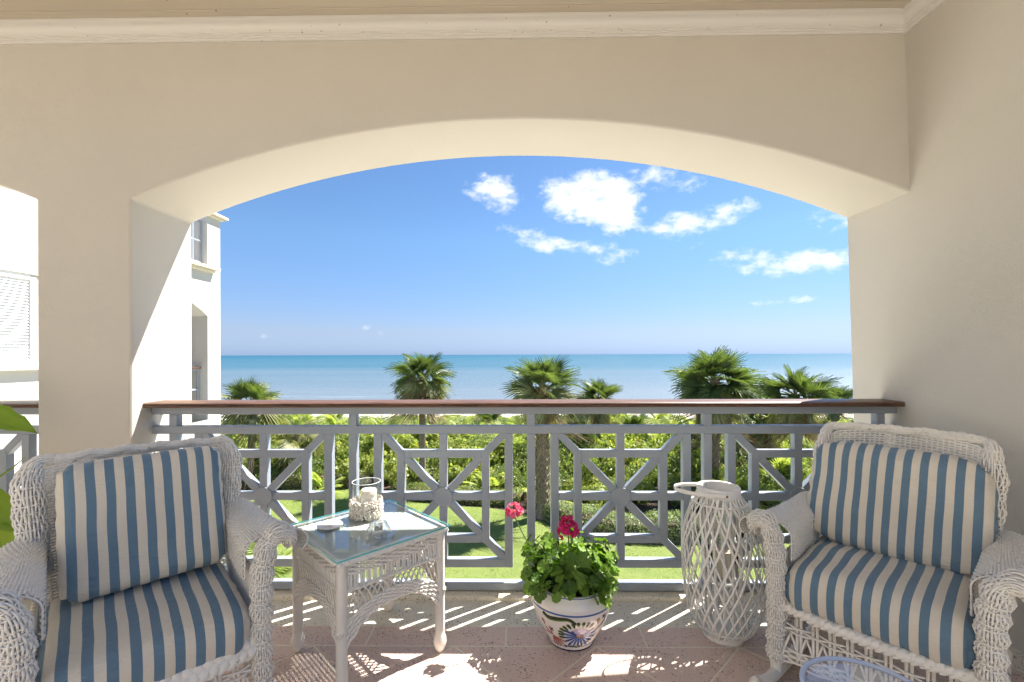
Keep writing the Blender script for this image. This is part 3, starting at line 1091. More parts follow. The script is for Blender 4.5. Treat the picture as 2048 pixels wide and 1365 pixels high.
# windows: frame, louvred shutters
for (ya, yb, za0, zb0) in WIN:
    fr = wing_box('window', 'shutter_white', -.09, -.05, ya + .002, yb - .002, za0 + .002, zb0 - .002, 0)
    fr.data.materials.clear()
    fr.data.materials.append(M['shutter_white'])
    def sub(name, x0, x1, y0, y1, z0, z1, rot=0):
        mb = MB()
        mb.box((x0, y0, z0), (x1, y1, z1))
        s_ = mb.build(name, 'shutter_white', fr, False, .002, 1)
        s_.matrix_parent_inverse = Matrix.Identity(4)
        return s_
    t_ = .055
    sub('window_frame', XW - .045, XW + .012, yb - t_ - .002, yb + .02, za0, zb0)
    sub('window_frame', XW - .045, XW + .012, ya - .02, ya + t_, za0, zb0)
    sub('window_frame', XW - .044, XW + .012, ya + t_, yb - t_ - .003, zb0 - t_, zb0 + .02)
    sub('window_frame', XW - .044, XW + .012, ya + t_, yb - t_ - .003, za0 - .01, za0 + t_)
    nl = 26
    pitch = (zb0 - za0 - 2 * t_) / nl
    lm = MB()
    lm.box((-.021, ya + t_ + .004, -.0035), (.021, yb - t_ - .006, .0035))
    lme = lm.mesh('slat', False)
    lme.materials.append(M['shutter_white'])
    for k in range(nl):
        s_ = bpy.data.objects.new('slat', lme)
        COL.objects.link(s_)
        s_.parent = fr
        s_.location = (XW - .018, 0, za0 + t_ + (k + .5) * pitch)
        s_.rotation_euler = (0, R(62), 0)
    wing_box('window_sill', 'stone_beige', -.05, .10, ya - .15, yb + .12, za0 - .09, za0 - .012)
    wing_box('window_lintel', 'stucco_white', -.02, .035, ya - .10, yb + .10, zb0 + .021, zb0 + .13)
# ------------------------------------------------------------------ wicker armchairs
def cushion(name, mat, parent, w, d, t, r, R2, puff=.18, nx=44, ny=40, seed=0, wr=.004, crown=(0, 0), xform=None, front_roll=0):
    """stuffed cushion in its own frame: w along x (stripes across it), d along y, t thick along z"""
    bm = bmesh.new()
    uvs = {}
    nz_ = 8
    pts = {}
    def V(i, j, k):
        key = (i, j, k)
        if key in pts:
            return pts[key]
        x = (i / nx * 2 - 1) * w / 2
        y = (j / ny * 2 - 1) * d / 2
        z = (k / nz_ * 2 - 1) * t / 2
        u0 = x
        # round the outline
        qx = max(-w / 2 + R2, min(w / 2 - R2, x))
        qy = max(-d / 2 + R2, min(d / 2 - R2, y))
        dx, dy = x - qx, y - qy
        if dx and dy:
            f = max(abs(dx), abs(dy)) / math.hypot(dx, dy)
            dx, dy = dx * f, dy * f
        x, y = qx + dx, qy + dy
        # round the edge
        ix = max(-w / 2 + r, min(w / 2 - r, x))
        iy = max(-d / 2 + r, min(d / 2 - r, y))
        iz = max(-t / 2 + r, min(t / 2 - r, z))
        dv = Vector((x - ix, y - iy, z - iz))
        if dv.length > 1e-9:
            m_ = max(abs(dv.x), abs(dv.y), abs(dv.z))
            dv = dv.normalized() * m_
        x, y, z = ix + dv.x, iy + dv.y, iz + dv.z
        ax, ay = 1 - (x / (w / 2)) ** 2, 1 - (y / (d / 2)) ** 2
        z *= 1 + puff * max(0, ax) ** .5 * max(0, ay) ** .5
        # seam dimples and pulls near the border, soft wrinkles
        e = 1 - min(1, max(0, min(ax, ay)) * 3.2)
        nv = Vector((x * 5 + seed, y * 5, z * 5))
        z += wr * 1.6 * mnoise.noise(Vector((x * 4 + seed * 3, y * 7, 1.3)))
        pull = wr * e * mnoise.noise(Vector((x * 26 + seed, y * 26, 0)))
        s = 1 if z > 0 else -1
        z += s * pull * 1.3
        x += pull * .7 * (1 if x > 0 else -1)
        y += pull * .7 * (1 if y > 0 else -1)
        # diagonal crease folds
        cr_ = math.sin((x * .7 + y * 1.0) * 34 + seed + 3 * mnoise.noise(nv * .6))
        z += s * wr * .42 * max(0, cr_) ** 3 * (.3 + .7 * e)
        v = bm.verts.new((x, y, z))
        pts[key] = v
        uvs[v] = (x + .004 * mnoise.noise(Vector((x * 6, y * 6, seed))), y + z)
        return v
    for i in range(nx):
        for j in range(ny):
            bm.faces.new((V(i, j, nz_), V(i + 1, j, nz_), V(i + 1, j + 1, nz_), V(i, j + 1, nz_)))
            bm.faces.new((V(i, j, 0), V(i, j + 1, 0), V(i + 1, j + 1, 0), V(i + 1, j, 0)))
    for k in range(nz_):
        for i in range(nx):
            bm.faces.new((V(i, 0, k), V(i + 1, 0, k), V(i + 1, 0, k + 1), V(i, 0, k + 1)))
            bm.faces.new((V(i, ny, k), V(i, ny, k + 1), V(i + 1, ny, k + 1), V(i + 1, ny, k)))
        for j in range(ny):
            bm.faces.new((V(0, j, k), V(0, j, k + 1), V(0, j + 1, k + 1), V(0, j + 1, k)))
            bm.faces.new((V(nx, j, k), V(nx, j + 1, k), V(nx, j + 1, k + 1), V(nx, j, k + 1)))
    lay = bm.loops.layers.uv.new('UVMap')
    for f in bm.faces:
        f.smooth = True
        for l in f.loops:
            l[lay].uv = uvs[l.vert]
    bmesh.ops.recalc_face_normals(bm, faces=bm.faces)
    if xform:
        for v in bm.verts:
            v.co = xform(v.co)
    me = bpy.data.meshes.new(name)
    bm.to_mesh(me)
    bm.free()
    return obj(name, me, mat, parent)

def braid(mb, path, n, wdt, thk, normal, rows=2, lean=.9):
    """plaited border: overlapping slanted flat leaves along a path"""
    p = catmull(path, n + 1)
    nrm = np.asarray(normal, float)
    tg = np.gradient(p, axis=0)
    tg /= np.linalg.norm(tg, axis=1)[:, None]
    L = np.linalg.norm(np.diff(p, axis=0), axis=1).mean()
    for i in range(n):
        sd = np.cross(nrm, tg[i])
        sd /= np.linalg.norm(sd)
        N_ = np.cross(tg[i], sd)
        if N_ @ nrm < 0:
            N_ = -N_
        for s in ((-1, 1) if rows == 2 else (1,)):
            c = p[i] + tg[i] * L * (.5 if s > 0 else 0)
            if rows == 2:
                a = c + sd * s * wdt * .95 - tg[i] * L * lean * .9
                b = c + sd * s * wdt * .45 + tg[i] * L * .1 + N_ * thk * .9
                e = c - sd * s * wdt * .22 + tg[i] * L * lean * .8 + N_ * thk * .1
                mb.tube(catmull([a, b, e], 6), np.array([.55, .95, 1, 1, .95, .5]) * L * .62, 6, flat=(1, .42), up=sd * .6 + tg[i] * s * .6)
            else:
                a = c - sd * wdt * .85 - tg[i] * L * lean
                b = c + N_ * thk
                e = c + sd * wdt * .85 + tg[i] * L * lean
                mb.tube(catmull([a, b, e], 7), np.array([.25, .8, 1, 1.05, 1, .8, .25]) * L * .60, 6, flat=(1, .38), up=tg[i] - sd * .8)

def armchair(label, loc, rz, W, zb, za, mat, rocker, seat_w, cush, fl_s=.86, hk=.66):
    """W back width at the top, zb back height, za arm height; faces local -y"""
    t = thing('rocking_chair' if rocker else 'armchair', label, 'chair', loc, rz)
    hw = W / 2
    zs = .302 if not rocker else .330                # seat deck
    yb0, yb1 = .235, .335                             # back plane at the seat and at the top (reclined)
    # ---- back panel
    nu, nv = 60, 40
    G_ = np.zeros((nv, nu, 3))
    for j in range(nv):
        z = zs - .03 + (zb - .012 - zs + .03) * j / (nv - 1)
        f = (z - zs) / (zb - zs)
        for i in range(nu):
            s = i / (nu - 1) * 2 - 1
            x = s * (hw - .05) * (.90 + .10 * f)
            zc = z - .030 * max(0, f) ** 4 * s * s - .012 * (abs(s) > .88) * max(0, f) ** 6
            y = yb0 + (yb1 - yb0) * f - .075 * s * s * (.6 + .4 * f) + .020 * max(0, f - .86) / .14
            y -= .0050 * abs(math.sin(s * math.pi * 5.2)) * 1.6
            G_[j, i] = (x, y, zc)
    P = surf_from_grid(G_.transpose(1, 0, 2))
    mb = MB()
    weave(mb, P, 32, 62, .0050, .0042, .0030, sub=2, jit=.0006)
    kind(mb.build('back_panel', 'wicker', t), 'stuff')
    # ---- rolled border up one side, over the top and down the other
    sp = []
    for s, order in ((-1, 1), (1, -1)):
        side = []
        for z, xo, yo in ((za - .12, .975, -.045), (za + .02, .985, -.060), (za + .12, .992, -.062), (zb - .11, 1.0, -.060), (zb - .045, .985, -.045), (zb - .012, .92, -.02)):
            f = (z - zs) / (zb - zs)
            side.append((s * (hw - .045) * (.90 + .10 * f) * xo, yb0 + (yb1 - yb0) * f + yo, z))
        sp += side[::order]
    mid = [(x * hw, yb1 + .004 - .045 * x * x, zb - .004 - .022 * x ** 4) for x in (-.62, -.3, 0, .3, .62)]
    sp = sp[:6] + mid + sp[6:]
    S = catmull(sp, 120)
    fr = np.linspace(-1, 1, 120)
    side_amt = np.clip((np.abs(fr) - .36) / .20, 0, 1)
    ra = .012 + .034 * side_amt
    rb = .013 + .027 * side_amt
    # lumps where the stakes pass
    A0 = np.stack([-np.sign(fr) * side_amt * .0 + 0 * fr, -np.ones(120), 0 * fr + .001], 1)
    Gb = sweep_grid(S, ra, rb, A0, 0, 2 * np.pi, 40)
    Pb = surf_from_grid(Gb)
    mb = MB()
    weave(mb, Pb, 52, 29, .0041, .0038, .0034, sub=4, bulge=.0028)
    kind(mb.build('back_border', 'wicker', t), 'stuff')
    # ---- arms
    xi = seat_w / 2 + .005
    for s in (-1, 1):
        secs = []
        for y, xin, ztop, fl, hgt in ((yb0 - .02, xi + .005, za + .02, .060, .13), (.10, xi + .004, za + .005, .075, .145), (-.05, xi + .002, za, .090, .15), (-.18, xi, za + .004, .108, .155), (-.265, xi, za + .008, .120, .15)):
            row = []
            fl *= fl_s
            for a in np.linspace(0, 1, 26):
                # inside face rises, rolls over the top and turns down outside
                th = R(188) - a * R(232)
                cx_ = xin + fl * .78
                if a < .18:
                    g_ = a / .18
                    th0 = R(188)
                    bx_, bz_ = cx_ + fl * math.cos(th0), ztop - fl * .62 + fl * .62 * math.sin(th0)
                    row.append((s * bx_, y, ztop - hgt + (bz_ - ztop + hgt) * g_))
                else:
                    g_ = (a - .18) / .82
                    th = R(188) - g_ * R(222)
                    row.append((s * (cx_ + fl * math.cos(th) * (1 + .12 * (th < R(90)))), y, ztop - fl * .62 + fl * .62 * math.sin(th)))
            secs.append(row)
        secs = np.array(secs)
        ctrl = np.stack([catmull(secs[:, k], 40) for k in range(26)], 1)
        if s > 0:
            ctrl = ctrl[:, ::-1]
        Pa = surf_from_grid(ctrl)
        mb = MB()
        weave(mb, Pa, 30, 46, .0042, .0038, .0030, sub=2, jit=.0008)
        kind(mb.build('armrest', 'wicker', t), 'stuff')
        # front roll: up the front post, curling outwards over the arm end
        xf = xi + .030
        zf = .05 if not rocker else .10
        pts = [(xf, -.285, zf), (xf - .003, -.29, .17), (xf - .006, -.295, zs + .02), (xf - .004, -.300, za - .13), (xf + .004, -.302, za - .065),
               (xf + .024 * hk, -.300, za - .020), (xf + .062 * hk, -.294, za + .004), (xf + .110 * hk, -.284, za + .002), (xf + .145 * hk, -.270, za - .026), (xf + .150 * hk, -.250, za - .050)]
        pts = [(s * a_, b_, c_) for a_, b_, c_ in pts]
        S = catmull(pts, 110)
        k = np.linspace(0, 1, 110)
        ra = np.interp(k, [0, .55, .72, .9, 1], [.034, .036, .046, .046, .030])
        rb = np.interp(k, [0, .55, .72, .9, 1], [.030, .031, .033, .028, .016])
        Gf = sweep_grid(S, ra, rb, np.array([0.25 * s, 1.0, 0.05]), 0, 2 * np.pi, 36)
        mb = MB()
        weave(mb, surf_from_grid(Gf), 44, 28, .0039, .0036, .0034, sub=4, bulge=.0042)
        # spindles between arm and seat
        kind(mb.build('arm_post', 'wicker', t), 'stuff')
        mb = MB()
        for y in np.linspace(-.245, yb0 - .03, 19):
            zt_ = za - .135
            mb.tube(catmull([(s * (xi + .012), y, zs - .02), (s * (xi + .014), y, (zs + zt_) / 2), (s * (xi + .006), y, zt_ + .025)], 6), .0058, 5)
        for zz_ in (zs + .045, zs + .056):
            yy_ = np.linspace(-.26, yb0, 60)
            mb.tube(np.stack([s * (xi + .013) + .0075 * np.cos(np.arange(60) * np.pi / 3 + (zz_ > zs + .05) * np.pi), yy_, np.full(60, zz_)], 1), .0042, 4)
        kind(mb.build('spindle_row', 'wicker', t), 'stuff')
        # side of the skirt below the seat
        mb = MB()
        for y in np.linspace(-.23, .22, 14):
            mb.tube([(s * (xi + .02), y, .10), (s * (xi + .02), y, zs)], .0055, 5)
        for j, zz_ in enumerate((.10, .112, .124, .20, .212)):
            yy_ = np.linspace(-.26, .25, 60)
            mb.tube(np.stack([s * (xi + .02) + .008 * np.cos(np.arange(60) * np.pi / 2.2 + j * np.pi), yy_, np.full(60, zz_)], 1), .0045, 4)
        kind(mb.build('side_skirt', 'wicker', t), 'stuff')
    # ---- seat frame, plaited front edge
    mb = MB()
    mb.box((-xi - .015, -.27, zs - .035), (xi + .015, yb0 + .01, zs - .002))
    mb.build('seat_deck', 'wicker', t, False, .01)
    xe = xi + .012
    mb = MB()
    if rocker:
        braid(mb, [(-xe, -.300, zs - .005), (-xe * .5, -.318, zs - .010), (0, -.322, zs - .012), (xe * .5, -.318, zs - .010), (xe, -.300, zs - .005)], 25, .024, .010, (0, -1, .55), 1, 1.0)
    else:
        braid(mb, [(-xe, -.300, zs - .005), (-xe * .5, -.318, zs - .010), (0, -.322, zs - .012), (xe * .5, -.318, zs - .010), (xe, -.300, zs - .005)], 20, .034, .012, (0, -1, .45), 2, .8)
    kind(mb.build('plaited_edge', 'wicker', t), 'stuff')
    # ---- front skirt: paired uprights, waling, looped lattice, lower band
    zl = .115 if rocker else .08
    mb = MB()
    n = 9
    for i in range(n):
        x = (i + .5) / n * 2 * (xi - .03) - (xi - .03)
        for dx in (-.007, .007):
            mb.tube([(x + dx, -.298, zl), (x + dx, -.300, zs - .02)], .0056, 6)
    xx = np.linspace(-xi + .01, xi - .01, 90)
    for j in range(3):
        mb.tube(np.stack([xx, -.299 - .0085 * np.cos(xx / (2 * (xi - .03) / n) * np.pi + j * np.pi), np.full(90, zs - .075 - j * .0115)], 1), .0045, 5)
    for i in range(n + 1):
        x = (i) / n * 2 * (xi - .03) - (xi - .03)
        for sg in (-1, 1):
            st = (xi - .03) / n
            mb.tube(catmull([(x, -.304 - .004 * sg, zs - .10), (x + sg * st * .55, -.305, zs - .145), (x + sg * st * 1.05, -.304 + .004 * sg, zl + .02)], 8), .0046, 5)
    for j in range(6):
        mb.tube(np.stack([xx * 1.03, -.299 - .0095 * np.cos(xx / (2 * (xi - .03) / n) * np.pi + j * np.pi), np.full(90, zl + .045 - j * .0105)], 1), .0052, 5)
    kind(mb.build('front_skirt', 'wicker', t), 'stuff')
    for s in (-1, 1):
        if rocker:
            # bent rocker runner
            pth = catmull([(s * (xi + .03), -.50, .090), (s * (xi + .03), -.36, .042), (s * (xi + .03), -.10, .024), (s * (xi + .03), .18, .032), (s * (xi + .03), .46, .092)], 24)
            mb = MB()
            mb.tube(pth, .024, 8, flat=(1.0, .85), up=(0, 0, 1))
            mb.build('rocker', 'painted_wood', t)
            for y in (-.285, .20):
                mb = MB()
                mb.tube([(s * (xi + .03), y, .035), (s * (xi + .03), y, .13)], [.021, .023], 10)
                mb.build('leg', 'painted_wood', t)
            mb = MB()
            mb.tube([(s * (xi + .01), .14, .05), (s * (xi - .05), .02, .27), (s * (xi - .06), 0, .31)], .017, 8)
            mb.build('brace', 'painted_wood', t)
        else:
            for y in (-.285, .22):
                mb = MB()
                mb.tube([(s * (xi + .03), y, 0), (s * (xi + .03), y, .03), (s * (xi + .03), y, zs - .02)], [.020, .024, .024], 10)
                mb.build('leg', 'wrapped_leg', t)
    # ---- cushions
    sw, sd_, st_, sy, stilt = cush['seat']
    def xs(co):
        c = Matrix.Rotation(stilt, 3, 'X') @ Vector(co)
        # front edge bows down a little
        f = max(0, (-c.y - .10) / (sd_ / 2))
        c.z -= .020 * f * f
        return c + Vector((0, sy, zs + st_ / 2 + .004))
    cushion('seat_cushion', mat, t, sw, sd_, st_, st_ * .40, .045, .16, seed=3 + rocker, xform=xs, wr=cush.get('wr', .004))
    bw, bh, bt, bx, bzc, by, lean, R2 = cush['back']
    def xb(co):
        x, y, z = co
        v_ = Vector((x, -z, y))               # thickness towards the sitter
        v_.y -= -.05 * (x / (bw / 2)) ** 2 * 0 + .0
        v_ = Matrix.Rotation(-lean, 3, 'X') @ v_
        v_ = Matrix.Rotation(cush.get('roll', 0), 3, 'Y') @ v_
        return v_ + Vector((bx, by, bzc))
    cushion('back_cushion', mat, t, bw, bh, bt, bt * .42, R2, .22, seed=9 + 5 * rocker, xform=xb, wr=cush.get('wr', .004) * 1.2)
    return t

armchair('white wicker armchair with squared striped back cushion beside the glass-topped table', (-1.350, 1.637, 0), R(43.9), .728, .946, .668, 'fabric_a', False, .54,
         dict(seat=(.545, .57, .145, -.050, R(3)), back=(.500, .478, .135, .012, .708, .130, R(13), .035), wr=.0055, roll=R(-1.5)))
armchair('white wicker rocking chair with rounded striped back cushion against the side wall', (1.463, 1.827, 0), R(-48.4), .655, .989, .640, 'fabric_b', True, .54,
         dict(seat=(.555, .56, .165, -.055, R(2)), back=(.60, .455, .155, -.005, .705, .150, R(15), .13), wr=.0080, roll=R(1.5)), fl_s=.80, hk=.60)
# ------------------------------------------------------------------ wicker side table
TX, TY, TH, TS = -.674, 2.036, .555, .502
tb = thing('side_table', 'square white wicker side table with glass top and ball feet', 'table', (TX, TY, 0), R(45.5))
h = TS / 2 - .025
for sx_ in (-1, 1):
    for sy_ in (-1, 1):
        mb = MB()
        prof = [(.001, 0), (.014, .001), (.020, .010), (.027, .028), (.0305, .045), (.028, .062), (.0215, .080), (.0195, .095)]
        # wound cane: a ring every 6 mm
        z = .095
        while z < TH - .012:
            prof += [(.0195, z + .0006), (.0222, z + .003), (.0195, z + .0056)]
            z += .006
        prof += [(.018, TH - .009), (.001, TH - .009)]
        mb.lathe(prof, 18)
        o = mb.build('leg', 'wrapped_leg', tb)
        o.location = (sx_ * h, sy_ * h, 0)
for k in range(4):
    rot = Matrix.Rotation(k * math.pi / 2, 3, 'Z')
    def side(pts, off=0):
        """pts (x along the side, out, z) -> table frame"""
        p = np.asarray(pts, float)
        q_ = np.stack([p[:, 0], -h - p[:, 1], p[:, 2]], 1)
        Rm = np.array(rot)
        return q_ @ Rm.T
    mb = MB()
    n = 16
    xx = np.linspace(-h + .012, h - .012, n * 4 + 1)
    stx = np.linspace(-h + .03, h - .03, n)
    # woven band under the top
    for j in range(7):
        z = TH - .020 - j * .0082
        ph = np.arange(len(xx)) * np.pi / 4 + j * np.pi
        mb.tube(side(np.stack([xx, .006 + .0052 * np.cos(ph), np.full(len(xx), z)], 1)), .0042, 4, caps=False)
    # uprights
    def arch(x):
        f = np.abs(np.asarray(x)) / h
        return .352 - .105 * np.clip(f, 0, 1) ** 2.6
    for x in stx:
        mb.tube(side([(x - .005, .004, TH - .02), (x - .005, .004, .425)]), .0046, 5)
        mb.tube(side([(x + .005, .004, TH - .02), (x + .005, .004, .425)]), .0046, 5)
    # twisted pair strand
    for j in range(3):
        ph = np.arange(len(xx)) * np.pi / 4 + j * np.pi * 2 / 3
        mb.tube(side(np.stack([xx, .006 + .0055 * np.cos(ph), .430 + .0055 * np.sin(ph)], 1)), .0042, 4, caps=False)
    # crossing strands down to the arched band
    for x in stx:
        for s in (-1, 1):
            x1 = np.clip(x + s * .047, -h + .012, h - .012)
            zt_ = float(arch(x1))
            mb.tube(side(catmull([(x, .002 + .004 * s, .428), (x + s * .030, .003 + .004 * s, .428 - (.428 - zt_) * .45), (x1, .003, zt_ - .01)], 7)), .0038, 4)
    # arched woven band
    G_ = []
    for x in np.linspace(-h - .010, h + .010, 40):
        row = []
        f = abs(x) / h
        wd = .046 + .022 * min(1, f) ** 2
        dz = -.105 * 2.6 * min(1, f) ** 1.6 / h * np.sign(x) * .6
        nl = math.hypot(1, dz)
        for a in np.linspace(-.5, .5, 8):
            row.append((x - dz / nl * a * wd * .8, .010, float(arch(x)) + a * wd / nl ** .3))
        G_.append(row)
    G_ = np.array(G_)
    G_ = side(G_.reshape(-1, 3)).reshape(40, 8, 3)
    weave(mb, surf_from_grid(G_), 21, 8, .0047, .0036, .0042, sub=4)
    kind(mb.build('woven_apron', 'wicker', tb), 'stuff')
    mb = MB()
    Rm = np.array(rot)
    pth = [tuple(np.array((x, -h - .020, TH - .006)) @ Rm.T) for x in np.linspace(-h - .018, h + .018, 5)]
    braid(mb, pth, 34, .0135, .006, tuple(np.array((0, -.75, .65)) @ Rm.T), 2, .8)
    kind(mb.build('plaited_edge', 'wicker', tb), 'stuff')
# woven top under the glass
g = np.array([[(x, y, TH - .008) for y in np.linspace(-h - .012, h + .012, 8)] for x in np.linspace(-h - .012, h + .012, 8)])
mb = MB()
weave(mb, surf_from_grid(g), 30, 62, .0042, .0036, .0026, sub=2)
kind(mb.build('woven_top', 'wicker', tb), 'stuff')
ge = TS / 2 + .010
mb = MB()
mb.box((-ge, -ge, TH + .0035), (ge, ge, TH + .0095))
gt = mb.build('glass_top', 'table_glass', tb, False)
gt.data.materials.append(M['glass_edge'])
for p_ in gt.data.polygons:
    p_.material_index = 0 if abs(p_.normal.z) > .5 else 1
ZTOP = TH + .0100

# ---- hurricane candle in a shell collar
hx, hy = at_z(733, 1031, ZTOP).xy
hc = thing('hurricane_candle', 'glass hurricane holding a white pillar candle in a collar of shells', 'candle holder', (hx, hy, ZTOP))
mb = MB()
mb.lathe([(.001, .0), (.064, .0), (.066, .003), (.066, .160), (.0655, .162), (.063, .162), (.0625, .160), (.0625, .008), (.001, .008)], 40)
mb.build('glass_cylinder', 'thin_glass', hc)
mb = MB()
t_ = np.linspace(0, 2 * math.pi, 49)
mb.tube(np.stack([.0645 * np.cos(t_), .0645 * np.sin(t_), np.full(49, .1615)], 1), .0017, 6, caps=False)
mb.build('glass_rim', 'glass_rim', hc)
mb = MB()
mb.lathe([(.001, .010), (.060, .010), (.060, .042), (.052, .046), (.001, .044)], 28)
mb.build('sand_bed', 'sand', hc)
mb = MB()
prof = [(.001, .044)]
for z in np.linspace(.044, .122, 26):
    prof.append((.034 + .0026 * abs(math.sin(z * 105)), z))
prof += [(.033, .124), (.026, .1225), (.001, .121)]
mb.lathe(prof, 28, (.010, .004, 0))
cn = mb.build('candle', 'wax', hc)
mb = MB()
mb.tube([(.010, .004, .120), (.0105, .004, .127), (.012, .004, .132)], .0011, 5)
mb.build('wick', 'dark_void', cn)
# cowrie-like shells, each ring of the collar
sh = MB()
a_ = np.arange(12) * 2 * np.pi / 12
for rr, zz_ in ():
    pass
G_ = []
for u in np.linspace(0, 1, 7):
    r_ = .0068 * math.sin(math.pi * (u * .92 + .04)) ** .7
    G_.append([(r_ * math.cos(t_), r_ * .72 * math.sin(t_) if True else 0, (u - .5) * .017) for t_ in a_])
sh.grid(np.array(G_), close_v=True)
shm = sh.mesh('shell')
shm.materials.append(M['shell'])
lip = MB()
ring = np.stack([.0052 * np.cos(a_), .0052 * np.sin(a_), np.zeros(12)], 1)
lip.tube(np.vstack([ring, ring[:1]]), .0019, 5, caps=False)
lip.lathe([(.001, -.003), (.004, -.002), (.0055, .0005)], 10)
lipm = lip.mesh('shell')
lipm.materials.append(M['shell'])
for row in range(8):
    nsh = 34
    for k in range(nsh):
        if len([1]) and (row * nsh + k) >= 290:
            continue
        an = (k + .5 * (row % 2)) * 2 * math.pi / nsh + random.uniform(-.05, .05)
        z = .006 + row * .0100 + random.uniform(-.002, .002)
        rr = .0695 + random.uniform(-.001, .0045)
        o = bpy.data.objects.new('shell', lipm if random.random() < .5 else shm)
        COL.objects.link(o)
        o.parent = hc
        o.location = (rr * math.cos(an), rr * math.sin(an), z)
        n_ = Vector((math.cos(an), math.sin(an), random.uniform(-.2, .35)))
        qn = n_.to_track_quat('Z', 'Y') if o.data == lipm else n_.to_track_quat('X', 'Z')
        o.rotation_mode = 'QUATERNION'
        o.rotation_quaternion = qn @ Matrix.Rotation(random.uniform(-1.2, 1.2), 3, 'Z' if o.data == lipm else 'X').to_quaternion()
        s_ = random.uniform(.8, 1.25)
        o.scale = (s_, s_, s_)
# ---- coaster
cx_, cy_ = at_z(660, 1053, ZTOP).xy
mb = MB()
mb.lathe([(.001, 0), (.050, 0), (.0545, .0025), (.0555, .006), (.0535, .0085), (.047, .0078), (.001, .0074)], 44)
o = tag(mb.build('coaster', 'ceramic_white', None), 'round white stone coaster lying on the glass tabletop', 'coaster')
o.location = (cx_, cy_, ZTOP)
smooth_by_angle(o.data, 40)
# ---- crystal votive: faceted petals round a cup
vx, vy = at_z(757, 1074, ZTOP).xy
vt = thing('crystal_votive', 'small faceted crystal votive holder on the glass tabletop', 'votive holder', (vx, vy, ZTOP))
mb = MB()
na_ = 24
prof = [(.012, 0), (.032, .002), (.044, .012), (.047, .026), (.042, .040), (.034, .050), (.033, .058), (.030, .063), (.022, .064), (.017, .058), (.017, .030), (.001, .028)]
g = []
for i, (r_, z_) in enumerate(prof):
    row = []
    for k in range(na_):
        t_ = 2 * math.pi * k / na_
        f = 1 + (.10 if k % 2 else -.06) * (1 if 1 < i < 8 else 0)
        row.append((r_ * f * math.cos(t_), r_ * f * math.sin(t_), z_))
    g.append(row)
mb.grid(np.array(g), close_v=True)
mb.f.append(tuple(range(na_))[::-1])
mb.build('cup', 'crystal', vt, False)
mb = MB()
mb.lathe([(.001, .0305), (.0155, .0305), (.0155, .044), (.001, .043)], 18)
mb.build('tealight', 'wax', vt)

# ------------------------------------------------------------------ painted pot and geranium
px_, py_ = at_z(1142, 1277, 0).xy
pot = thing('flower_pot', 'white glazed pot with painted blue and pink flowers standing on the floor', 'pot', (px_, py_, 0))
PPROF = [(.094, 0), (.1035, .004), (.106, .012), (.109, .024), (.124, .048), (.146, .088), (.166, .130), (.180, .168), (.1875, .200), (.189, .222), (.186, .238), (.179, .254), (.170, .266), (.168, .274)]
mb = MB()
mb.lathe([(.001, .0)] + PPROF + [(.164, .278), (.156, .276), (.150, .262), (.150, .235), (.001, .235)], 64)
body = mb.build('pot_body', 'ceramic_white', pot)
zz_, rr_ = np.array([p[1] for p in PPROF]), np.array([p[0] for p in PPROF])
def pot_pt(th, z, off=.0007):
    r_ = float(np.interp(z, zz_, rr_)) + off
    return (r_ * math.cos(th), r_ * math.sin(th), z)
TH0 = math.atan2(-py_, -px_)            # side that faces the sitting area
def paint(name, poly, mat, off=.0007, parent=pot):
    """flat glaze shape: outline in (metres along the surface, height) laid on the pot, fan-filled in rings"""
    poly = np.asarray(poly, float)
    c = poly.mean(0)
    mb = MB()
    rows = []
    for f in (.02, .35, .7, 1.0):
        q_ = c + (poly - c) * f
        rows.append([pot_pt(TH0 + x / .16, z, off) for x, z in q_])
    mb.grid(np.array(rows), close_v=True)
    return mb.build(name, mat, parent)
def petal(x, z, ang, L, wd, n=14, bend=0.):
    out = []
    for t_ in np.linspace(0, 2 * math.pi, n, endpoint=False):
        u = (1 - math.cos(t_)) / 2
        v_ = math.sin(t_) * (.35 + .65 * u) * wd / 2 * 1.15
        a2 = ang + bend * u
        out.append((x + math.cos(a2) * u * L - math.sin(a2) * v_, z + math.sin(a2) * u * L + math.cos(a2) * v_))
    return out
def stroke(pts, w0, w1, w2):
    p = catmull(pts, 16)
    tg = np.gradient(p, axis=0)
    tg /= np.linalg.norm(tg, axis=1)[:, None]
    nn_ = np.stack([-tg[:, 1], tg[:, 0]], 1)
    w = np.interp(np.linspace(0, 1, 16), [0, .4, 1], [w0, w1, w2])
    return p, nn_, w
def paint_stroke(name, pts, w, mat, off=.0007):
    p, nn_, ww = stroke(pts, *w)
    mb = MB()
    mb.grid(np.array([[pot_pt(TH0 + x / .16, z, off) for x, z in (p[i] + nn_[i] * ww[i], p[i], p[i] - nn_[i] * ww[i])] for i in range(16)]))
    return mb.build(name, mat, pot)
def band(z0, z1, mat, off=.0006):
    mb = MB()
    mb.grid(np.array([[pot_pt(t_, z, off) for t_ in np.linspace(0, 2 * math.pi, 64, endpoint=False)] for z in np.linspace(z0, z1, 4)]), close_v=True)
    mb.build('painted_band', mat, pot)
band(.204, .212, 'glaze_midblue')
band(.030, .035, 'glaze_midblue')
band(.001, .014, 'glaze_navy')
band(.270, .2745, 'glaze_midblue')
def K(cx, cy):                          # a place in the close-up of the pot -> surface coordinates
    return ((cx - 770) / 1536 * 180 / 428 * 1.02, .258 - (cy - 470) / 1365 * 160 / 428 * .93 - .046)
fx, fz = K(905, 900)
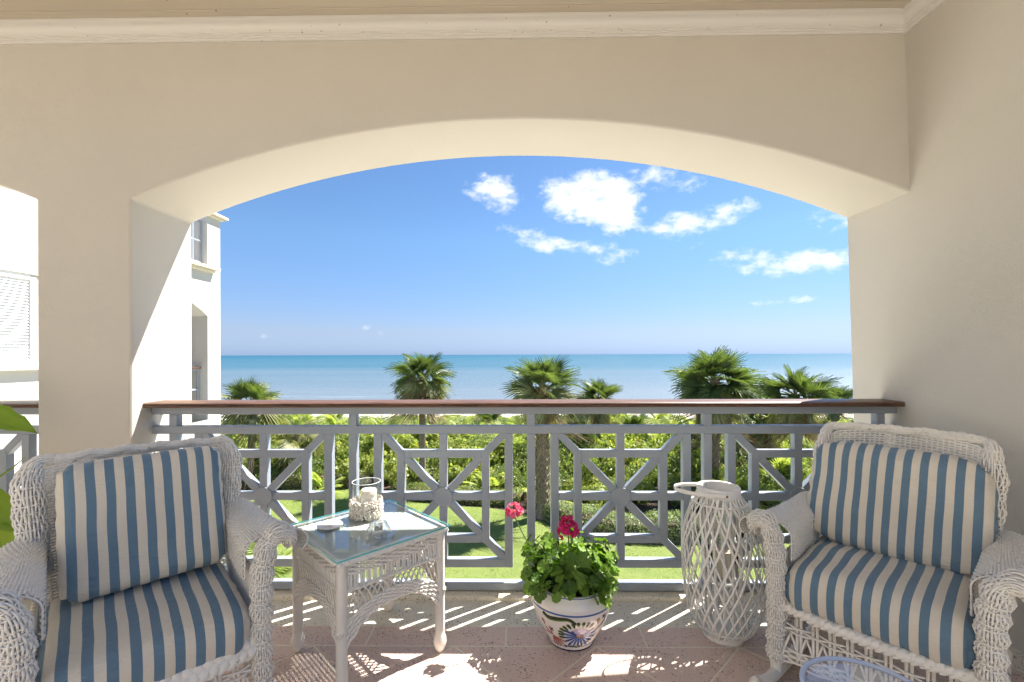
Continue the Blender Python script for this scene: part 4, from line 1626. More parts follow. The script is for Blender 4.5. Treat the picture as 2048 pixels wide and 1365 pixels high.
for k in range(13):
    a = R(150) + k * R(240) / 12
    L = .036 + .008 * math.sin((k / 12) * math.pi)
    paint('painted_petal', petal(fx + .010 * math.cos(a), fz + .004 * math.sin(a), a, L * (1.85 if abs(math.cos(a)) > .6 else 1.35), .0145), 'glaze_midblue' if k % 3 else 'glaze_blue', .0007 + .0001 * (k % 3))
for k in range(7):
    a = R(35) + k * R(18)
    paint('painted_petal', petal(fx + .004 * math.cos(a), fz + .006, a, .042, .017), 'glaze_lilac' if 1 <= k <= 5 else 'glaze_blue', .0010 + .0001 * (k % 3))
paint('painted_petal', petal(fx - .016, fz - .001, 0, .034, .013), 'glaze_orange', .0014)
gx, gz = K(440, 960)
for k in range(9):
    a = R(-105) + k * R(17) if k < 6 else R(95) + (k - 6) * R(38)
    paint('painted_petal', petal(gx, gz, a, .070 if k < 6 else .048, .0115), 'glaze_pink', .0008 + .0001 * (k % 3))
for k in range(11):                     # green fringe of leaves round the blue flower
    a = R(55) + k * R(13.5)
    x_, z_ = fx + .066 * math.cos(a), fz + .050 * math.sin(a)
    paint('painted_leaf', petal(x_ - .001, z_ - .0015, a, .032, .017), 'glaze_lime', .0005)
    paint('painted_leaf', petal(x_, z_, a, .028, .0135), 'glaze_green', .0009)
for k in range(8):
    a = R(-125) + k * R(14)
    x_, z_ = fx + .066 * math.cos(a), fz + .056 * math.sin(a)
    paint('painted_leaf', petal(x_, z_, a, .016, .009), 'glaze_green', .0008)
paint_stroke('painted_leaf', [K(360, 545), K(450, 600), K(600, 575), K(740, 560), K(840, 640)], (.0075, .0105, .005), 'glaze_lime', .0005)
paint_stroke('painted_leaf', [K(360, 530), K(450, 580), K(600, 560), K(740, 545), K(840, 630)], (.008, .0088, .0056), 'glaze_green', .0009)
paint_stroke('painted_leaf', [K(690, 1170), K(800, 1150), K(900, 1180), K(1000, 1100), K(1090, 1060)], (.002, .0042, .002), 'glaze_green', .0008)
paint_stroke('painted_leaf', [K(1340, 590), K(1310, 700), K(1230, 790), K(1160, 850)], (.002, .0042, .002), 'glaze_green', .0008)
paint_stroke('painted_leaf', [K(1230, 900), K(1180, 980), K(1100, 1060)], (.001, .0030, .001), 'glaze_green', .0008)
for (a, b) in ((1185, 640), (330, 740)):
    x_, z_ = K(a, b)
    paint('painted_bud', petal(x_ + .001, z_ - .014, R(100), .030, .019), 'glaze_navy', .0006)
    paint('painted_bud', petal(x_ + .001, z_ - .012, R(100), .025, .0145), 'glaze_orange', .0010)
for (a, b) in ((1280, 590), (455, 825), (655, 1165)):
    x_, z_ = K(a, b)
    for k in range(4):
        paint('painted_blossom', petal(x_, z_, R(45 + 90 * k), .011, .009), 'glaze_navy', .0007)
mb = MB()
mb.lathe([(.001, .243), (.08, .246), (.149, .240)], 32)
mb.build('soil', 'soil', pot)

ger = thing('geranium', 'leafy potted geranium with two magenta flower heads', 'plant', (px_, py_, .240))
def gleaf(seed):
    r_ = np.random.default_rng(seed)
    mb = MB()
    n = 40
    rows = []
    for f in (0.02, .3, .6, .85, 1.0):
        row = []
        for k in range(n):
            t_ = (k / (n - 1) * 2 - 1) * R(165)
            lob = 1 + .10 * abs(math.sin(t_ * 3.5)) * f + .035 * math.sin(t_ * 21) * (f > .8)
            rad = f * lob * (.92 + .08 * math.cos(t_))
            z = .20 * f * f + .075 * f * math.cos(t_ * 7) * f + .05 * f * r_.normal() * .3
            row.append((rad * math.cos(t_), rad * math.sin(t_), z - .25 * f * f * max(0, math.cos(t_))))
        rows.append(row)
    mb.grid(np.array(rows))
    me = mb.mesh('leaf')
    me.materials.append(M['geranium_leaf'])
    return me
GL = [gleaf(k) for k in range(5)]
random.seed(31)
stems = MB()
for k in range(290):
    # dome of leaves that spills over the rim
    a = random.uniform(0, 2 * math.pi)
    ph = math.acos(random.uniform(-.42, 1))
    rr = random.uniform(.62, 1.0) * (1 + .16 * math.sin(a * 2.3 + 1) * math.sin(ph * 3))
    x = .252 * rr * math.sin(ph) * math.cos(a)
    y = .205 * rr * math.sin(ph) * math.sin(a)
    z = .075 + .165 * rr * math.cos(ph) + .02 * math.sin(a * 3)
    if z < .02 and math.hypot(x, y) < .175:
        s_ = .18 / max(.05, math.hypot(x, y))
        x, y = x * s_, y * s_
    if z > .15 and x > .09:
        z -= .035
    o = bpy.data.objects.new('leaf', random.choice(GL))
    COL.objects.link(o)
    o.parent = ger
    o.location = (x, y, z)
    n_ = Vector((x * 3.5, y * 3.5, .35 + z * 2.0)) + Vector((random.uniform(-.8, .8), random.uniform(-.8, .8), random.uniform(-.2, .5)))
    if z < .04:
        n_ = Vector((x * 6, y * 6, .25 + random.uniform(-.3, .3)))
    o.rotation_mode = 'QUATERNION'
    o.rotation_quaternion = n_.to_track_quat('Z', 'Y') @ Matrix.Rotation(random.uniform(0, 6.28), 3, 'Z').to_quaternion()
    s_ = random.uniform(.019, .036)
    o.scale = (s_, s_, s_)
    if k % 2 == 0:
        stems.tube(catmull([(x * .2, y * .2, .0), (x * .6, y * .6, z * .6 + .03), (x, y, z)], 6), [.0032, .003, .0026, .0024, .002, .0018], 5)
# flower heads
def head(px, py, dep, rad, mat, droop):
    w = at_y(px, py, dep)
    c = np.array((w.x - px_, w.y - py_, w.z - .240))
    stems.tube(catmull([(c[0] * .55, c[1] * .5, .10), (c[0] * .85, c[1] * .8, .10 + (c[2] - .10) * .6), tuple(c - (0, 0, rad * .5))], 8), .0028, 5)
    fl = bpy.data.objects.new('flower_head', None)
    hb = MB()
    for k in range(22):
        d = rng.normal(0, 1, 3)
        d[2] = abs(d[2]) * .8
        d /= np.linalg.norm(d)
        hb.tube([(0, 0, -rad * .5), tuple(d * rad * .75)], .0009, 4)
    fo = hb.build('flower_head', 'stem_green', ger)
    fo.location = tuple(c)
    pm = MB()
    G_ = []
    for f in (0.05, .5, 1):
        G_.append([(f * .0155 * (.35 + .65 * f), (t_ - .5) * .0165 * f ** .7, .004 * f * f + .002 * math.sin(t_ * 9)) for t_ in np.linspace(0, 1, 6)])
    pm.grid(np.array(G_))
    pme = pm.mesh('petal')
    pme.materials.append(M[mat])
    for k in range(26):
        d = Vector((random.gauss(0, 1), random.gauss(0, 1), random.gauss(.25, .8)))
        d.normalize()
        if d.z < -.55:
            d.z *= -.5
        pc = d * rad * random.uniform(.62, 1)
        for j in range(5):
            po = bpy.data.objects.new('petal', pme)
            COL.objects.link(po)
            po.parent = fo
            po.location = pc
            po.rotation_mode = 'QUATERNION'
            po.rotation_quaternion = d.to_track_quat('Z', 'Y') @ Matrix.Rotation(j * 1.2566 + random.uniform(-.2, .2), 3, 'Z').to_quaternion() @ Matrix.Rotation(-random.uniform(.1, .6), 3, 'Y').to_quaternion()
            q_ = random.uniform(.85, 1.15)
            po.scale = (q_, q_, q_)
    bpy.data.objects.remove(fl)
head(1137, 1058, py_ - .10, .050, 'geranium_petal', 0)
head(1028, 1024, py_ + .02, .034, 'geranium_petal_pale', 0)
stems.build('stems', 'stem_green', ger)

# ------------------------------------------------------------------ willow lantern
lx, ly = at_z(1447, 1269, 0).xy
lan = thing('willow_lantern', 'tall white willow lattice lantern with ring handle holding a pillar candle', 'lantern', (lx, ly, 0))
LZ = np.array([.012, .05, .11, .19, .28, .37, .46, .54, .61, .655, .675])
LR = np.array([.088, .125, .156, .176, .184, .182, .172, .154, .127, .100, .092])
LX = np.interp(LZ, [0, .3, .675], [0, .004, -.022])         # it leans a little to one side
def lan_pt(th, f, off=0):
    z = LZ[0] + (LZ[-1] - LZ[0]) * f
    r_ = np.interp(z, LZ, LR) + off
    return np.stack([r_ * np.cos(th) + np.interp(z, LZ, LX), r_ * np.sin(th), z + 0 * th], -1)
f = np.linspace(0, 1, 40)
NST = 25
for s, off in ((1, .0022), (-1, -.0022)):
    for k in range(NST):
        th = 2 * math.pi * k / NST + s * R(90) * f + random.uniform(-.035, .035) + .04 * np.sin(f * 3.1 + k * 1.7)
        mb = MB()
        wv = .0022 * np.sin(f * 9 + k)
        P_ = lan_pt(th + wv * 3, f, off + wv)
        if s > 0 and k == 3:
            P_ = P_[10:]
        # strip stands tangent to the basket
        mb.tube(P_, .0053 * random.uniform(.85, 1.12), 6, flat=(.36, 1.0), up=P_ * np.array([1, 1, 0]))
        mb.build('willow_strip', 'willow', lan)
mb = MB()
mb.lathe([(.070, 0), (.094, 0), (.096, .004), (.096, .026), (.092, .030), (.001, .030)], 40)
mb.lathe([(.001, .002), (.070, 0)], 40)
mb.build('base', 'willow', lan)
tx = float(LX[-1])
mb = MB()
mb.lathe([(.079, .662), (.095, .662), (.0965, .668), (.0965, .700), (.094, .704), (.080, .704), (.078, .700), (.079, .662)], 48, (tx, 0, 0))
rg = mb.build('rim', 'willow', lan)
smooth_by_angle(rg.data, 40)
mb = MB()
for z_, rad_ in ((.632, .117), (.060, .126)):
    t_ = np.linspace(0, 2 * math.pi, 49)
    lxx = float(np.interp(z_, LZ, LX))
    mb.tube(np.stack([rad_ * np.cos(t_) + lxx, rad_ * np.sin(t_), np.full(49, z_)], 1), .006, 6, caps=False, flat=(.6, 1.2), up=(0, 0, 1))
mb.build('hoop', 'willow', lan)
# strap handle folded down towards the geranium
pv = []
for a in np.linspace(-90, 90, 33):
    ca, sa = math.cos(R(a)), math.sin(R(a))
    pv.append((tx - .005 - .200 * ca ** .75, .0985 * sa * (1 - .10 * ca), .682 + .010 * ca))
mb = MB()
mb.tube(pv, .0105, 6, flat=(1.0, .28), up=(0, 0, 1))
hd = mb.build('handle', 'willow', lan)
for sgn in (-1, 1):
    mb = MB()
    a = np.arange(10) * 2 * math.pi / 10
    mb.grid(np.array([[(tx - .005 + r_ * math.cos(t_), sgn * y_, .682 + r_ * math.sin(t_)) for t_ in a] for r_, y_ in ((.0055, .1005), (.0045, .1035), (.001, .1040))]), close_v=True)
    mb.build('bolt', 'rust', lan)
# inner cage, glass jar and candle
for k in range(13):
    a = 2 * math.pi * k / 13
    mb = MB()
    mb.tube([(.080 * math.cos(a), .080 * math.sin(a), .030), (.082 * math.cos(a) , .082 * math.sin(a), .35), (.084 * math.cos(a) + tx, .084 * math.sin(a), .662)], .0072, 6, flat=(.45, 1.0), up=(math.cos(a), math.sin(a), 0))
    mb.build('cage_strip', 'willow', lan)
mb = MB()
mb.lathe([(.001, .262), (.079, .262), (.079, .274), (.001, .274)], 30)
mb.build('shelf', 'willow', lan)
mb = MB()
mb.lathe([(.001, .275), (.064, .275), (.066, .278), (.066, .455), (.064, .455), (.063, .282), (.001, .282)], 36)
mb.build('glass_jar', 'thin_glass', lan)
mb = MB()
mb.lathe([(.001, .283), (.036, .283), (.0365, .285), (.0365, .396), (.034, .400), (.001, .397)], 28)
mb.build('candle', 'wax_ivory', lan)

# ------------------------------------------------------------------ clear round side table beside the rocking chair
zc = .47
gx0, gy0 = at_z(1735, 1398, zc).xy
rt = thing('acrylic_table', 'round clear acrylic side table with bluish rim beside the rocking chair', 'table', (gx0, gy0, 0))
rt.location.x += .015
RT = .150
mb = MB()
mb.lathe([(.001, zc - .004), (RT - .008, zc - .004)], 48)
mb.build('acrylic_top', 'acrylic', rt)
mb = MB()
t_ = np.linspace(0, 2 * math.pi, 65)
mb.tube(np.stack([RT * np.cos(t_), RT * np.sin(t_), np.full(65, zc)], 1), .0065, 10, caps=False)
mb.build('rim', 'acrylic_rim', rt)
mb = MB()
mb.lathe([(RT - .012, zc - .006), (RT - .03, zc - .10), (.06, .16), (.05, .06), (.11, .006), (.115, 0), (.001, 0)], 40)
mb.build('pedestal', 'acrylic', rt)

# ------------------------------------------------------------------ potted plant beyond the armchair, leaves reaching into view
hp_ = (-2.62, 1.98)
hpl = thing('potted_houseplant', 'broad-leaved green potted plant behind the armchair near the stucco pier', 'plant', (hp_[0], hp_[1], 0))
mb = MB()
mb.lathe([(.001, 0), (.11, 0), (.12, .01), (.155, .26), (.17, .265), (.172, .30), (.155, .302), (.148, .27), (.001, .265)], 36)
mb.build('pot', 'terracotta', hpl)
def bigleaf():
    mb = MB()
    rows = []
    for f in np.linspace(0, 1, 14):
        wv = (math.sin(math.pi * f ** .75) ** .8) * .24 * (1 + .10 * math.sin(f * 26))
        row = []
        for s in np.linspace(-1, 1, 9):
            row.append((f, s * wv, .10 * math.sin(f * 9) * s * s * .35 + .16 * abs(s) * wv - .35 * f * f + .012 * math.cos(s * 9)))
        rows.append(row)
    mb.grid(np.array(rows))
    me = mb.mesh('leaf')
    me.materials.append(M['houseplant_leaf'])
    return me
BL = bigleaf()
stm = MB()
def place_leaf(px, py, dep, tip_px, tip_py, tip_dep, s, roll=0., mat=None):
    a = at_y(px, py, dep) - Vector((hp_[0], hp_[1], 0))
    b = at_y(tip_px, tip_py, tip_dep) - Vector((hp_[0], hp_[1], 0))
    d = (b - a)
    L = d.length
    x = d.normalized()
    up = Vector((0, -.35, 1)).normalized()
    y = up.cross(x).normalized()
    z = x.cross(y)
    Rm = Matrix((x, y, z)).transposed() @ Matrix.Rotation(roll, 3, 'X')
    me = BL
    if mat:
        me = BL.copy()
        me.materials.clear()
        me.materials.append(M[mat])
    o = obj('leaf', me, None, hpl)
    o.matrix_local = Matrix.Translation(a) @ Rm.to_4x4() @ Matrix.Scale(L * 1.03, 4)
    stm.tube(catmull([(0, 0, .27), tuple(np.array(a) * (.45, .45, .6) + np.array((0, 0, .1))), tuple(a)], 10), np.linspace(.009, .005, 10), 6)
place_leaf(-95, 812, 2.02, 60, 838, 2.10, 1, R(20))
place_leaf(-70, 1005, 2.02, 44, 1034, 1.96, 1, R(25))
place_leaf(-60, 1062, 1.98, 30, 1078, 1.92, 1, R(20))
place_leaf(-60, 1128, 1.92, 18, 1128, 1.86, 1, R(10), 'leaf_yellow')
place_leaf(-140, 930, 2.0, -50, 880, 1.9, 1, R(-10))
place_leaf(-150, 800, 2.1, -60, 720, 2.2, 1, 0)
place_leaf(-260, 900, 2.0, -380, 860, 1.9, 1, 0)
place_leaf(-240, 820, 2.1, -340, 740, 2.1, 1, 0)
# young rolled leaf, a thin spike
a = at_y(-20, 965, 1.98) - Vector((hp_[0], hp_[1], 0))
b = at_y(52, 914, 2.0) - Vector((hp_[0], hp_[1], 0))
mb = MB()
mb.tube(catmull([tuple(a), tuple((a + b) / 2 + Vector((0, 0, -.006))), tuple(b)], 8), np.linspace(.006, .0012, 8), 6)
mb.build('young_leaf', 'houseplant_leaf', hpl)
stm.tube(catmull([(0, 0, .27), tuple(np.array(a) * .7), tuple(a)], 8), .005, 5)
stm.build('stems', 'stem_green', hpl)
# ------------------------------------------------------------------ garden, dune, sea
mb = MB()
ysg = [-30, 10, 30, 44, 52, 60, 72, 82, 95]
zsg = [ZG - .02, ZG - .02, ZG - .02, ZG - .2, ZG - .9, ZG - 1.9, ZG - 2.55, ZG - 2.95, ZG - 3.6]
mb.grid(np.array([[(x, y, z) for x in (-260, 260)] for y, z in zip(ysg, zsg)]))
kind(mb.build('ground', 'mulch', None, True), 'structure')
mb = MB()
mb.grid(np.array([[(x, y, z) for x in (-258, 258)] for y, z in ((56.0, ZG - 1.30), (60, ZG - 1.86), (72, ZG - 2.51), (82, ZG - 2.91), (94, ZG - 3.5))]))
kind(mb.build('beach', 'sand', None, True), 'structure')
ZSEA = ZG - 2.93
mb = MB()
ysea = np.geomspace(80, 60000, 60)
mb.grid(np.array([[(x * max(1, y / 200), y, ZSEA - y * y / (2 * 6.4e6) * .25) for x in np.linspace(-700, 700, 9)] for y in ysea]))
kind(mb.build('sea', 'sea', None, True), 'structure')
edge_px = [(-900, 985), (300, 986), (440, 984), (700, 978), (760, 985), (810, 1003), (900, 1010), (1030, 1022), (1080, 1040),
           (1130, 1065), (1200, 1085), (1300, 1091), (1520, 1089), (1700, 1080), (2600, 1060)]
edge = [at_z(px, py, ZG) for px, py in edge_px]
ex = np.array([p.x for p in edge])
ey = np.array([p.y for p in edge])
def lawn_edge(x):
    return np.interp(x, ex, ey)
mb = MB()
xs_ = np.linspace(-40, 40, 161)
mb.grid(np.array([[(x, y0 if j == 0 else lawn_edge(x) + .08 * math.sin(x * 3.1), ZG + .004) for j, y0 in enumerate((-6, 0))] for x in xs_]))
kind(mb.build('lawn', 'lawn', None, True), 'structure')
mb = MB()
mb.box((-30, 2.9, ZG - .1), (30, 11.0, ZG + .012))  # unseen pale paving added below to bounce sunlight up to soffit and ceiling
kind(mb.build('bounce_terrace', 'bounce_paving', None, False), 'structure')
# grass blades that catch the light, over the part of the lawn in view
mb = MB()
NB = 60000
gx = rng.uniform(-13, 16, NB)
gy = 13.5 + rng.random(NB) ** .8 * 13
keep = gy < np.interp(gx, ex, ey) - .02
gx, gy = gx[keep], gy[keep]
a = rng.uniform(0, 2 * np.pi, len(gx))
hgt = rng.uniform(.018, .042, len(gx))
wd = rng.uniform(.012, .022, len(gx))
lean = rng.normal(0, .03, (len(gx), 2))
V = np.zeros((len(gx), 3, 3))
V[:, 0] = np.stack([gx - np.cos(a) * wd, gy - np.sin(a) * wd, np.full(len(gx), ZG)], 1)
V[:, 1] = np.stack([gx + np.cos(a) * wd, gy + np.sin(a) * wd, np.full(len(gx), ZG)], 1)
V[:, 2] = np.stack([gx + lean[:, 0], gy + lean[:, 1], ZG + hgt], 1)
me = bpy.data.meshes.new('grass_blades')
me.vertices.add(len(gx) * 3)
me.vertices.foreach_set('co', V.ravel())
me.loops.add(len(gx) * 3)
me.loops.foreach_set('vertex_index', np.arange(len(gx) * 3))
me.polygons.add(len(gx))
me.polygons.foreach_set('loop_start', np.arange(len(gx)) * 3)
me.update(calc_edges=True)
me.attributes.new('tone', 'FLOAT', 'FACE').data.foreach_set('value', rng.random(len(gx)).astype(np.float32))
leafmat('grass', (.16, .25, .03), (.30, .40, .07), .6, .6)
o = obj('grass', me, 'grass')
kind(o, 'stuff')
tag(o, 'short bright green lawn grass below the balcony', 'grass')

def leaf_cloud(pts, nrm, size, aspect=.6, tilt=.9, tone=None, curl=0.15):
    """leaf-sized rhombic faces, two triangles each, facing roughly along nrm"""
    n = len(pts)
    nr = nrm + rng.normal(0, tilt, (n, 3))
    nr /= np.linalg.norm(nr, axis=1)[:, None] + 1e-9
    t = np.cross(nr, rng.normal(0, 1, (n, 3)))
    t /= np.linalg.norm(t, axis=1)[:, None] + 1e-9
    b = np.cross(nr, t)
    s = (size * rng.uniform(.6, 1.25, n))[:, None]
    V = np.stack([pts - t * s * .5, pts + b * s * aspect * .5 + nr * s * curl * .5, pts + t * s * .5 - nr * s * curl * .6, pts - b * s * aspect * .5 + nr * s * curl * .5], 1)
    F = np.arange(n * 4).reshape(n, 4)
    tn = tone if tone is not None else rng.random(n)
    return V.reshape(-1, 3), F, tn
def mesh_leaves(name, parts, mat):
    me = bpy.data.meshes.new(name)
    V = np.concatenate([p[0] for p in parts])
    off, F = 0, []
    for p in parts:
        F.append(p[1] + off)
        off += len(p[0])
    F = np.concatenate(F)
    T = np.concatenate([p[2] for p in parts])
    me.vertices.add(len(V))
    me.vertices.foreach_set('co', V.ravel())
    me.loops.add(F.size)
    me.loops.foreach_set('vertex_index', F.ravel())
    me.polygons.add(len(F))
    me.polygons.foreach_set('loop_start', np.arange(len(F)) * F.shape[1])
    me.update(calc_edges=True)
    me.attributes.new('tone', 'FLOAT', 'FACE').data.foreach_set('value', T.astype(np.float32))
    me.materials.append(M[mat])
    return me
def bush_mesh(name, mat, nlobes, nleaf, size, flat=.8, aspect=.7):
    parts = []
    for k in range(nlobes):
        c = rng.normal(0, .42, 3) * (1, 1, .55)
        c[2] = abs(c[2]) * 1.0 + .28
        rad = rng.uniform(.28, .52)
        d = rng.normal(0, 1, (nleaf // nlobes, 3))
        d /= np.linalg.norm(d, axis=1)[:, None]
        rr = rad * rng.uniform(.55, 1.08, len(d)) ** .6
        p = c + d * rr[:, None] * (1, 1, flat)
        ok = p[:, 2] > .02
        tn = np.clip(rng.normal(.5, .25, len(d)) + rng.normal(0, .12), 0, 1)
        parts.append(leaf_cloud(p[ok], d[ok] + (0, 0, .35), size, aspect, .55, tn[ok]))
    return mesh_leaves(name, parts, mat)
BUSH = {
    'sea_grape': [bush_mesh('foliage', 'leaf_seagrape', 9, 2600, .115, .85, .95) for _ in range(3)],
    'dark': [bush_mesh('foliage', 'leaf_dark', 8, 2600, .085, .8, .55) for _ in range(2)],
    'fine': [bush_mesh('foliage', 'leaf_hedge', 9, 3000, .075, .85, .5) for _ in range(2)],
    'silver': [bush_mesh('foliage', 'leaf_silver', 7, 2200, .10, .8, .3)],
}
def twigs_mesh():
    mb = MB()
    for k in range(11):
        a = rng.uniform(0, 6.28)
        p = catmull([(0, 0, 0), (.15 * math.cos(a), .15 * math.sin(a), .3), (.42 * math.cos(a + .3), .42 * math.sin(a + .3), rng.uniform(.5, .85))], 6)
        mb.tube(p, np.linspace(.022, .006, 6), 4)
    me = mb.mesh('stems')
    me.materials.append(M['twig'])
    return me
TW = twigs_mesh()
LAB = {'sea_grape': ('sea_grape_shrub', 'leafy yellow-green sea grape shrub', 'sea grape shrubs'),
       'dark': ('evergreen_shrub', 'dark green small-leaved shrub', 'dark evergreen shrubs'),
       'fine': ('dune_shrub', 'fine-leaved mid green shrub', 'fine-leaved shrubs'),
       'silver': ('silver_shrub', 'pale silvery shrub', 'silvery shrubs')}
ROWS = ('at the front of the thicket along the lawn edge', 'in the second rank of the thicket behind the lawn', 'in the middle of the thicket among the palm trunks',
        'in the back of the thicket towards the dune', 'at the far edge of the thicket next to the beach')
def shrub(kind_, x, y, w, h, z=ZG, rank=0):
    nm, lb, gr = LAB[kind_]
    lb, gr = lb + ' ' + ROWS[rank], gr + ' ' + ROWS[rank]
    t = thing(nm, lb, 'shrub', (x, y, z - .05), random.uniform(0, 6.28), gr)
    t.scale = (w, w, h)
    obj('foliage', random.choice(BUSH[kind_]), None, t)
    obj('stems', TW, None, t)
    return t
def ground_z(y):
    return float(np.interp(y, ysg, zsg))
def cap_h(y, frac=1.0):         # how tall a thicket shrub stands at this depth
    return max(.9, (1.33 - 128 * y / FPX) - ground_z(y)) * frac
# rows of thicket, front to back
row_y = 1.9
nshr = 0
for (dy, hh, step) in ((1.7, 1.5, 1.5), (3.3, 2.2, 1.7), (5.2, 2.6, 2.0), (7.6, 2.7, 2.4), (10.5, 2.6, 2.9), (14, 2.4, 3.4), (18.5, 2.2, 4.2), (24, 2.0, 5.0), (29, 1.9, 5.6)):
    x = -19 - dy * .35
    while x < 22 + dy * .45:
        xx = x + random.uniform(-.4, .4)
        yy_ = float(lawn_edge(xx)) * .55 + 23.5 * .45 + dy + random.uniform(-.6, .6)
        yy_ = max(yy_, float(lawn_edge(xx)) + 1.3)
        r_ = random.random()
        left = xx < 2
        kd = 'sea_grape' if r_ < .52 else 'dark' if r_ < .68 else 'fine' if r_ < .94 else 'silver'
        h = min(hh * random.uniform(.8, 1.15), cap_h(yy_, random.uniform(.88, 1.0)))
        if h > .5 and yy_ < 56:
            shrub(kd, xx, yy_, random.uniform(.9, 1.25) * step * .72, h * .95, ground_z(yy_), 0 if dy < 2 else 1 if dy < 4 else 2 if dy < 9 else 3 if dy < 17 else 4)
            nshr += 1
        x += step

# clipped hedges: leaf-covered boxes along the bed edge
def hedge(name, pts, w, h, mat, size, n, label, core):
    p = catmull(pts, 60)
    t = thing(name, label, 'hedge', tuple(p[0]) )
    o0 = p[0].copy()
    tang = np.gradient(p, axis=0)
    tang /= np.linalg.norm(tang, axis=1)[:, None]
    side = np.stack([-tang[:, 1], tang[:, 0], np.zeros(60)], 1)
    i = rng.integers(0, 59, n)
    f = rng.random(n)[:, None]
    c = p[i] * (1 - f) + p[i + 1] * f
    sd = side[i]
    th = rng.uniform(-.15, np.pi + .15, n)
    q_ = 5.0
    cx_, sz_ = np.cos(th), np.sin(th)
    rr = (np.abs(cx_) ** q_ + np.abs(sz_) ** q_) ** (-1 / q_)
    depth = 1 - rng.random(n) ** 2 * .22 + rng.normal(0, .03, n)
    wob = 1 + .10 * np.sin(c[:, 0] * 2.3 + 1.0) + .06 * np.sin(c[:, 0] * 5.9 + c[:, 1] * 3)
    off = sd * (cx_ * rr * depth * w / 2)[:, None]
    z = np.maximum(sz_ * rr * depth, .0) * h * wob
    pos = c + off
    pos[:, 2] += z
    nr = sd * cx_[:, None] + np.array([0, 0, 1.]) * sz_[:, None]
    me = mesh_leaves('foliage', [leaf_cloud(pos - o0, nr, size, .55, .7)], mat)
    obj('foliage', me, None, t)
    mb = MB()
    g_ = np.array([[tuple(p[k] - o0 + side[k] * s * w * .36 + np.array([0, 0, zz_])) for s, zz_ in ((-1, 0), (-1, h * .72), (1, h * .72), (1, 0))] for k in range(60)])
    mb.grid(g_)
    mb.build('stems', 'twig', t, False)
    return t
def hp(px, py, back=0):
    p = at_z(px, py, ZG)
    return (p.x, p.y + back, ZG)
hedge('clipped_hedge', [hp(200, 985, .6), hp(440, 984, .6), hp(590, 981, .6), hp(735, 979, .6)], .9, .82, 'leaf_hedge', .085, 9000,
      'low dark green clipped hedge along the lawn edge left of the lone tall palm', 0)
hedge('variegated_hedge', [hp(1078, 1032, .75), hp(1115, 1050, .75), hp(1170, 1074, .75), hp(1250, 1089, .7), hp(1350, 1090, .65), hp(1450, 1089, .65)], 1.15, .86, 'leaf_variegated', .085, 14000,
      'pale variegated clipped hedge curving along the lawn below the booted palm trunk', 0)
hedge('loose_hedge', [hp(780, 1003, .8), hp(900, 1011, .8), hp(1045, 1020, .8)], 1.2, .62, 'leaf_hedge', .09, 7000,
      'loose low green hedge in the bed under the lone tall palm', 0)
hedge('dark_hedge', [hp(1500, 1089, .8), hp(1620, 1086, .8), hp(1760, 1080, .8), hp(1950, 1072, .8)], 1.2, .95, 'leaf_dark', .09, 9000,
      'dark green hedge at the lawn edge behind the rocking chair', 0)

# ------------------------------------------------------------------ palms and palmettos
def frond_mesh(mat, droop, nseg=30, pet=.62, blade=.92, spread=2.15, ragged=.16, fold=.30, width=.036):
    """costapalmate fan: petiole, then segments that split from a curving midrib"""
    mb = MB()
    def bend(r):
        return -droop * r * r
    x = np.linspace(0, pet, 6)
    mb.tube(np.stack([x, np.zeros(6), np.array([bend(t) for t in x])], 1), np.linspace(.022, .012, 6), 4, tone=.75)
    for k in range(nseg):
        s = (k + .5) / nseg * 2 - 1
        ang = s * spread
        c0 = pet + .28 * (1 - abs(s)) ** 1.2          # segments leave a short rib
        L = blade * (1 - .38 * abs(s) ** 1.7) * rng.uniform(1 - ragged, 1 + ragged)
        dirx, diry = math.cos(ang * .88), math.sin(ang * .88)
        prs = []
        for f in (0, .35, .7, 1.0):
            rr = L * f
            X = c0 + dirx * rr
            Y = diry * rr
            rad = math.hypot(X, Y)
            z = bend(rad) * 1.0 - (f ** 3) * L * (.10 + .8 * droop) * rng.uniform(.6, 1.3) + abs(s) * fold * rr * .6
            prs.append(np.array((X, Y, z)))
        nx, ny = -diry, dirx
        wds = (.010, width, width * .62, .003)
        rows = []
        for pnt, wv in zip(prs, wds):
            rows.append([pnt + np.array((nx * wv, ny * wv, .012)), pnt + np.array((0, 0, -.010)), pnt - np.array((nx * wv, ny * wv, -.012))])
        mb.grid(np.array(rows), tone=float(rng.uniform(.15, 1)))
    me = mb.mesh('frond')
    me.materials.append(M[mat])
    return me
FR_G = [frond_mesh('frond_green', d) for d in (.02, .06, .12)]
FR_O = [frond_mesh('frond_olive', d, ragged=.28) for d in (.12, .22)]
FR_D = [frond_mesh('frond_dry', d, nseg=22, ragged=.35, spread=1.7, width=.026) for d in (.55, .75)]
FR_P = [frond_mesh('leaf_palmetto', d, nseg=24, pet=.75, blade=.62, spread=2.0) for d in (.08, .2)]
FR_S = [frond_mesh('leaf_silver', d, nseg=24, pet=.75, blade=.62, spread=2.0) for d in (.1,)]
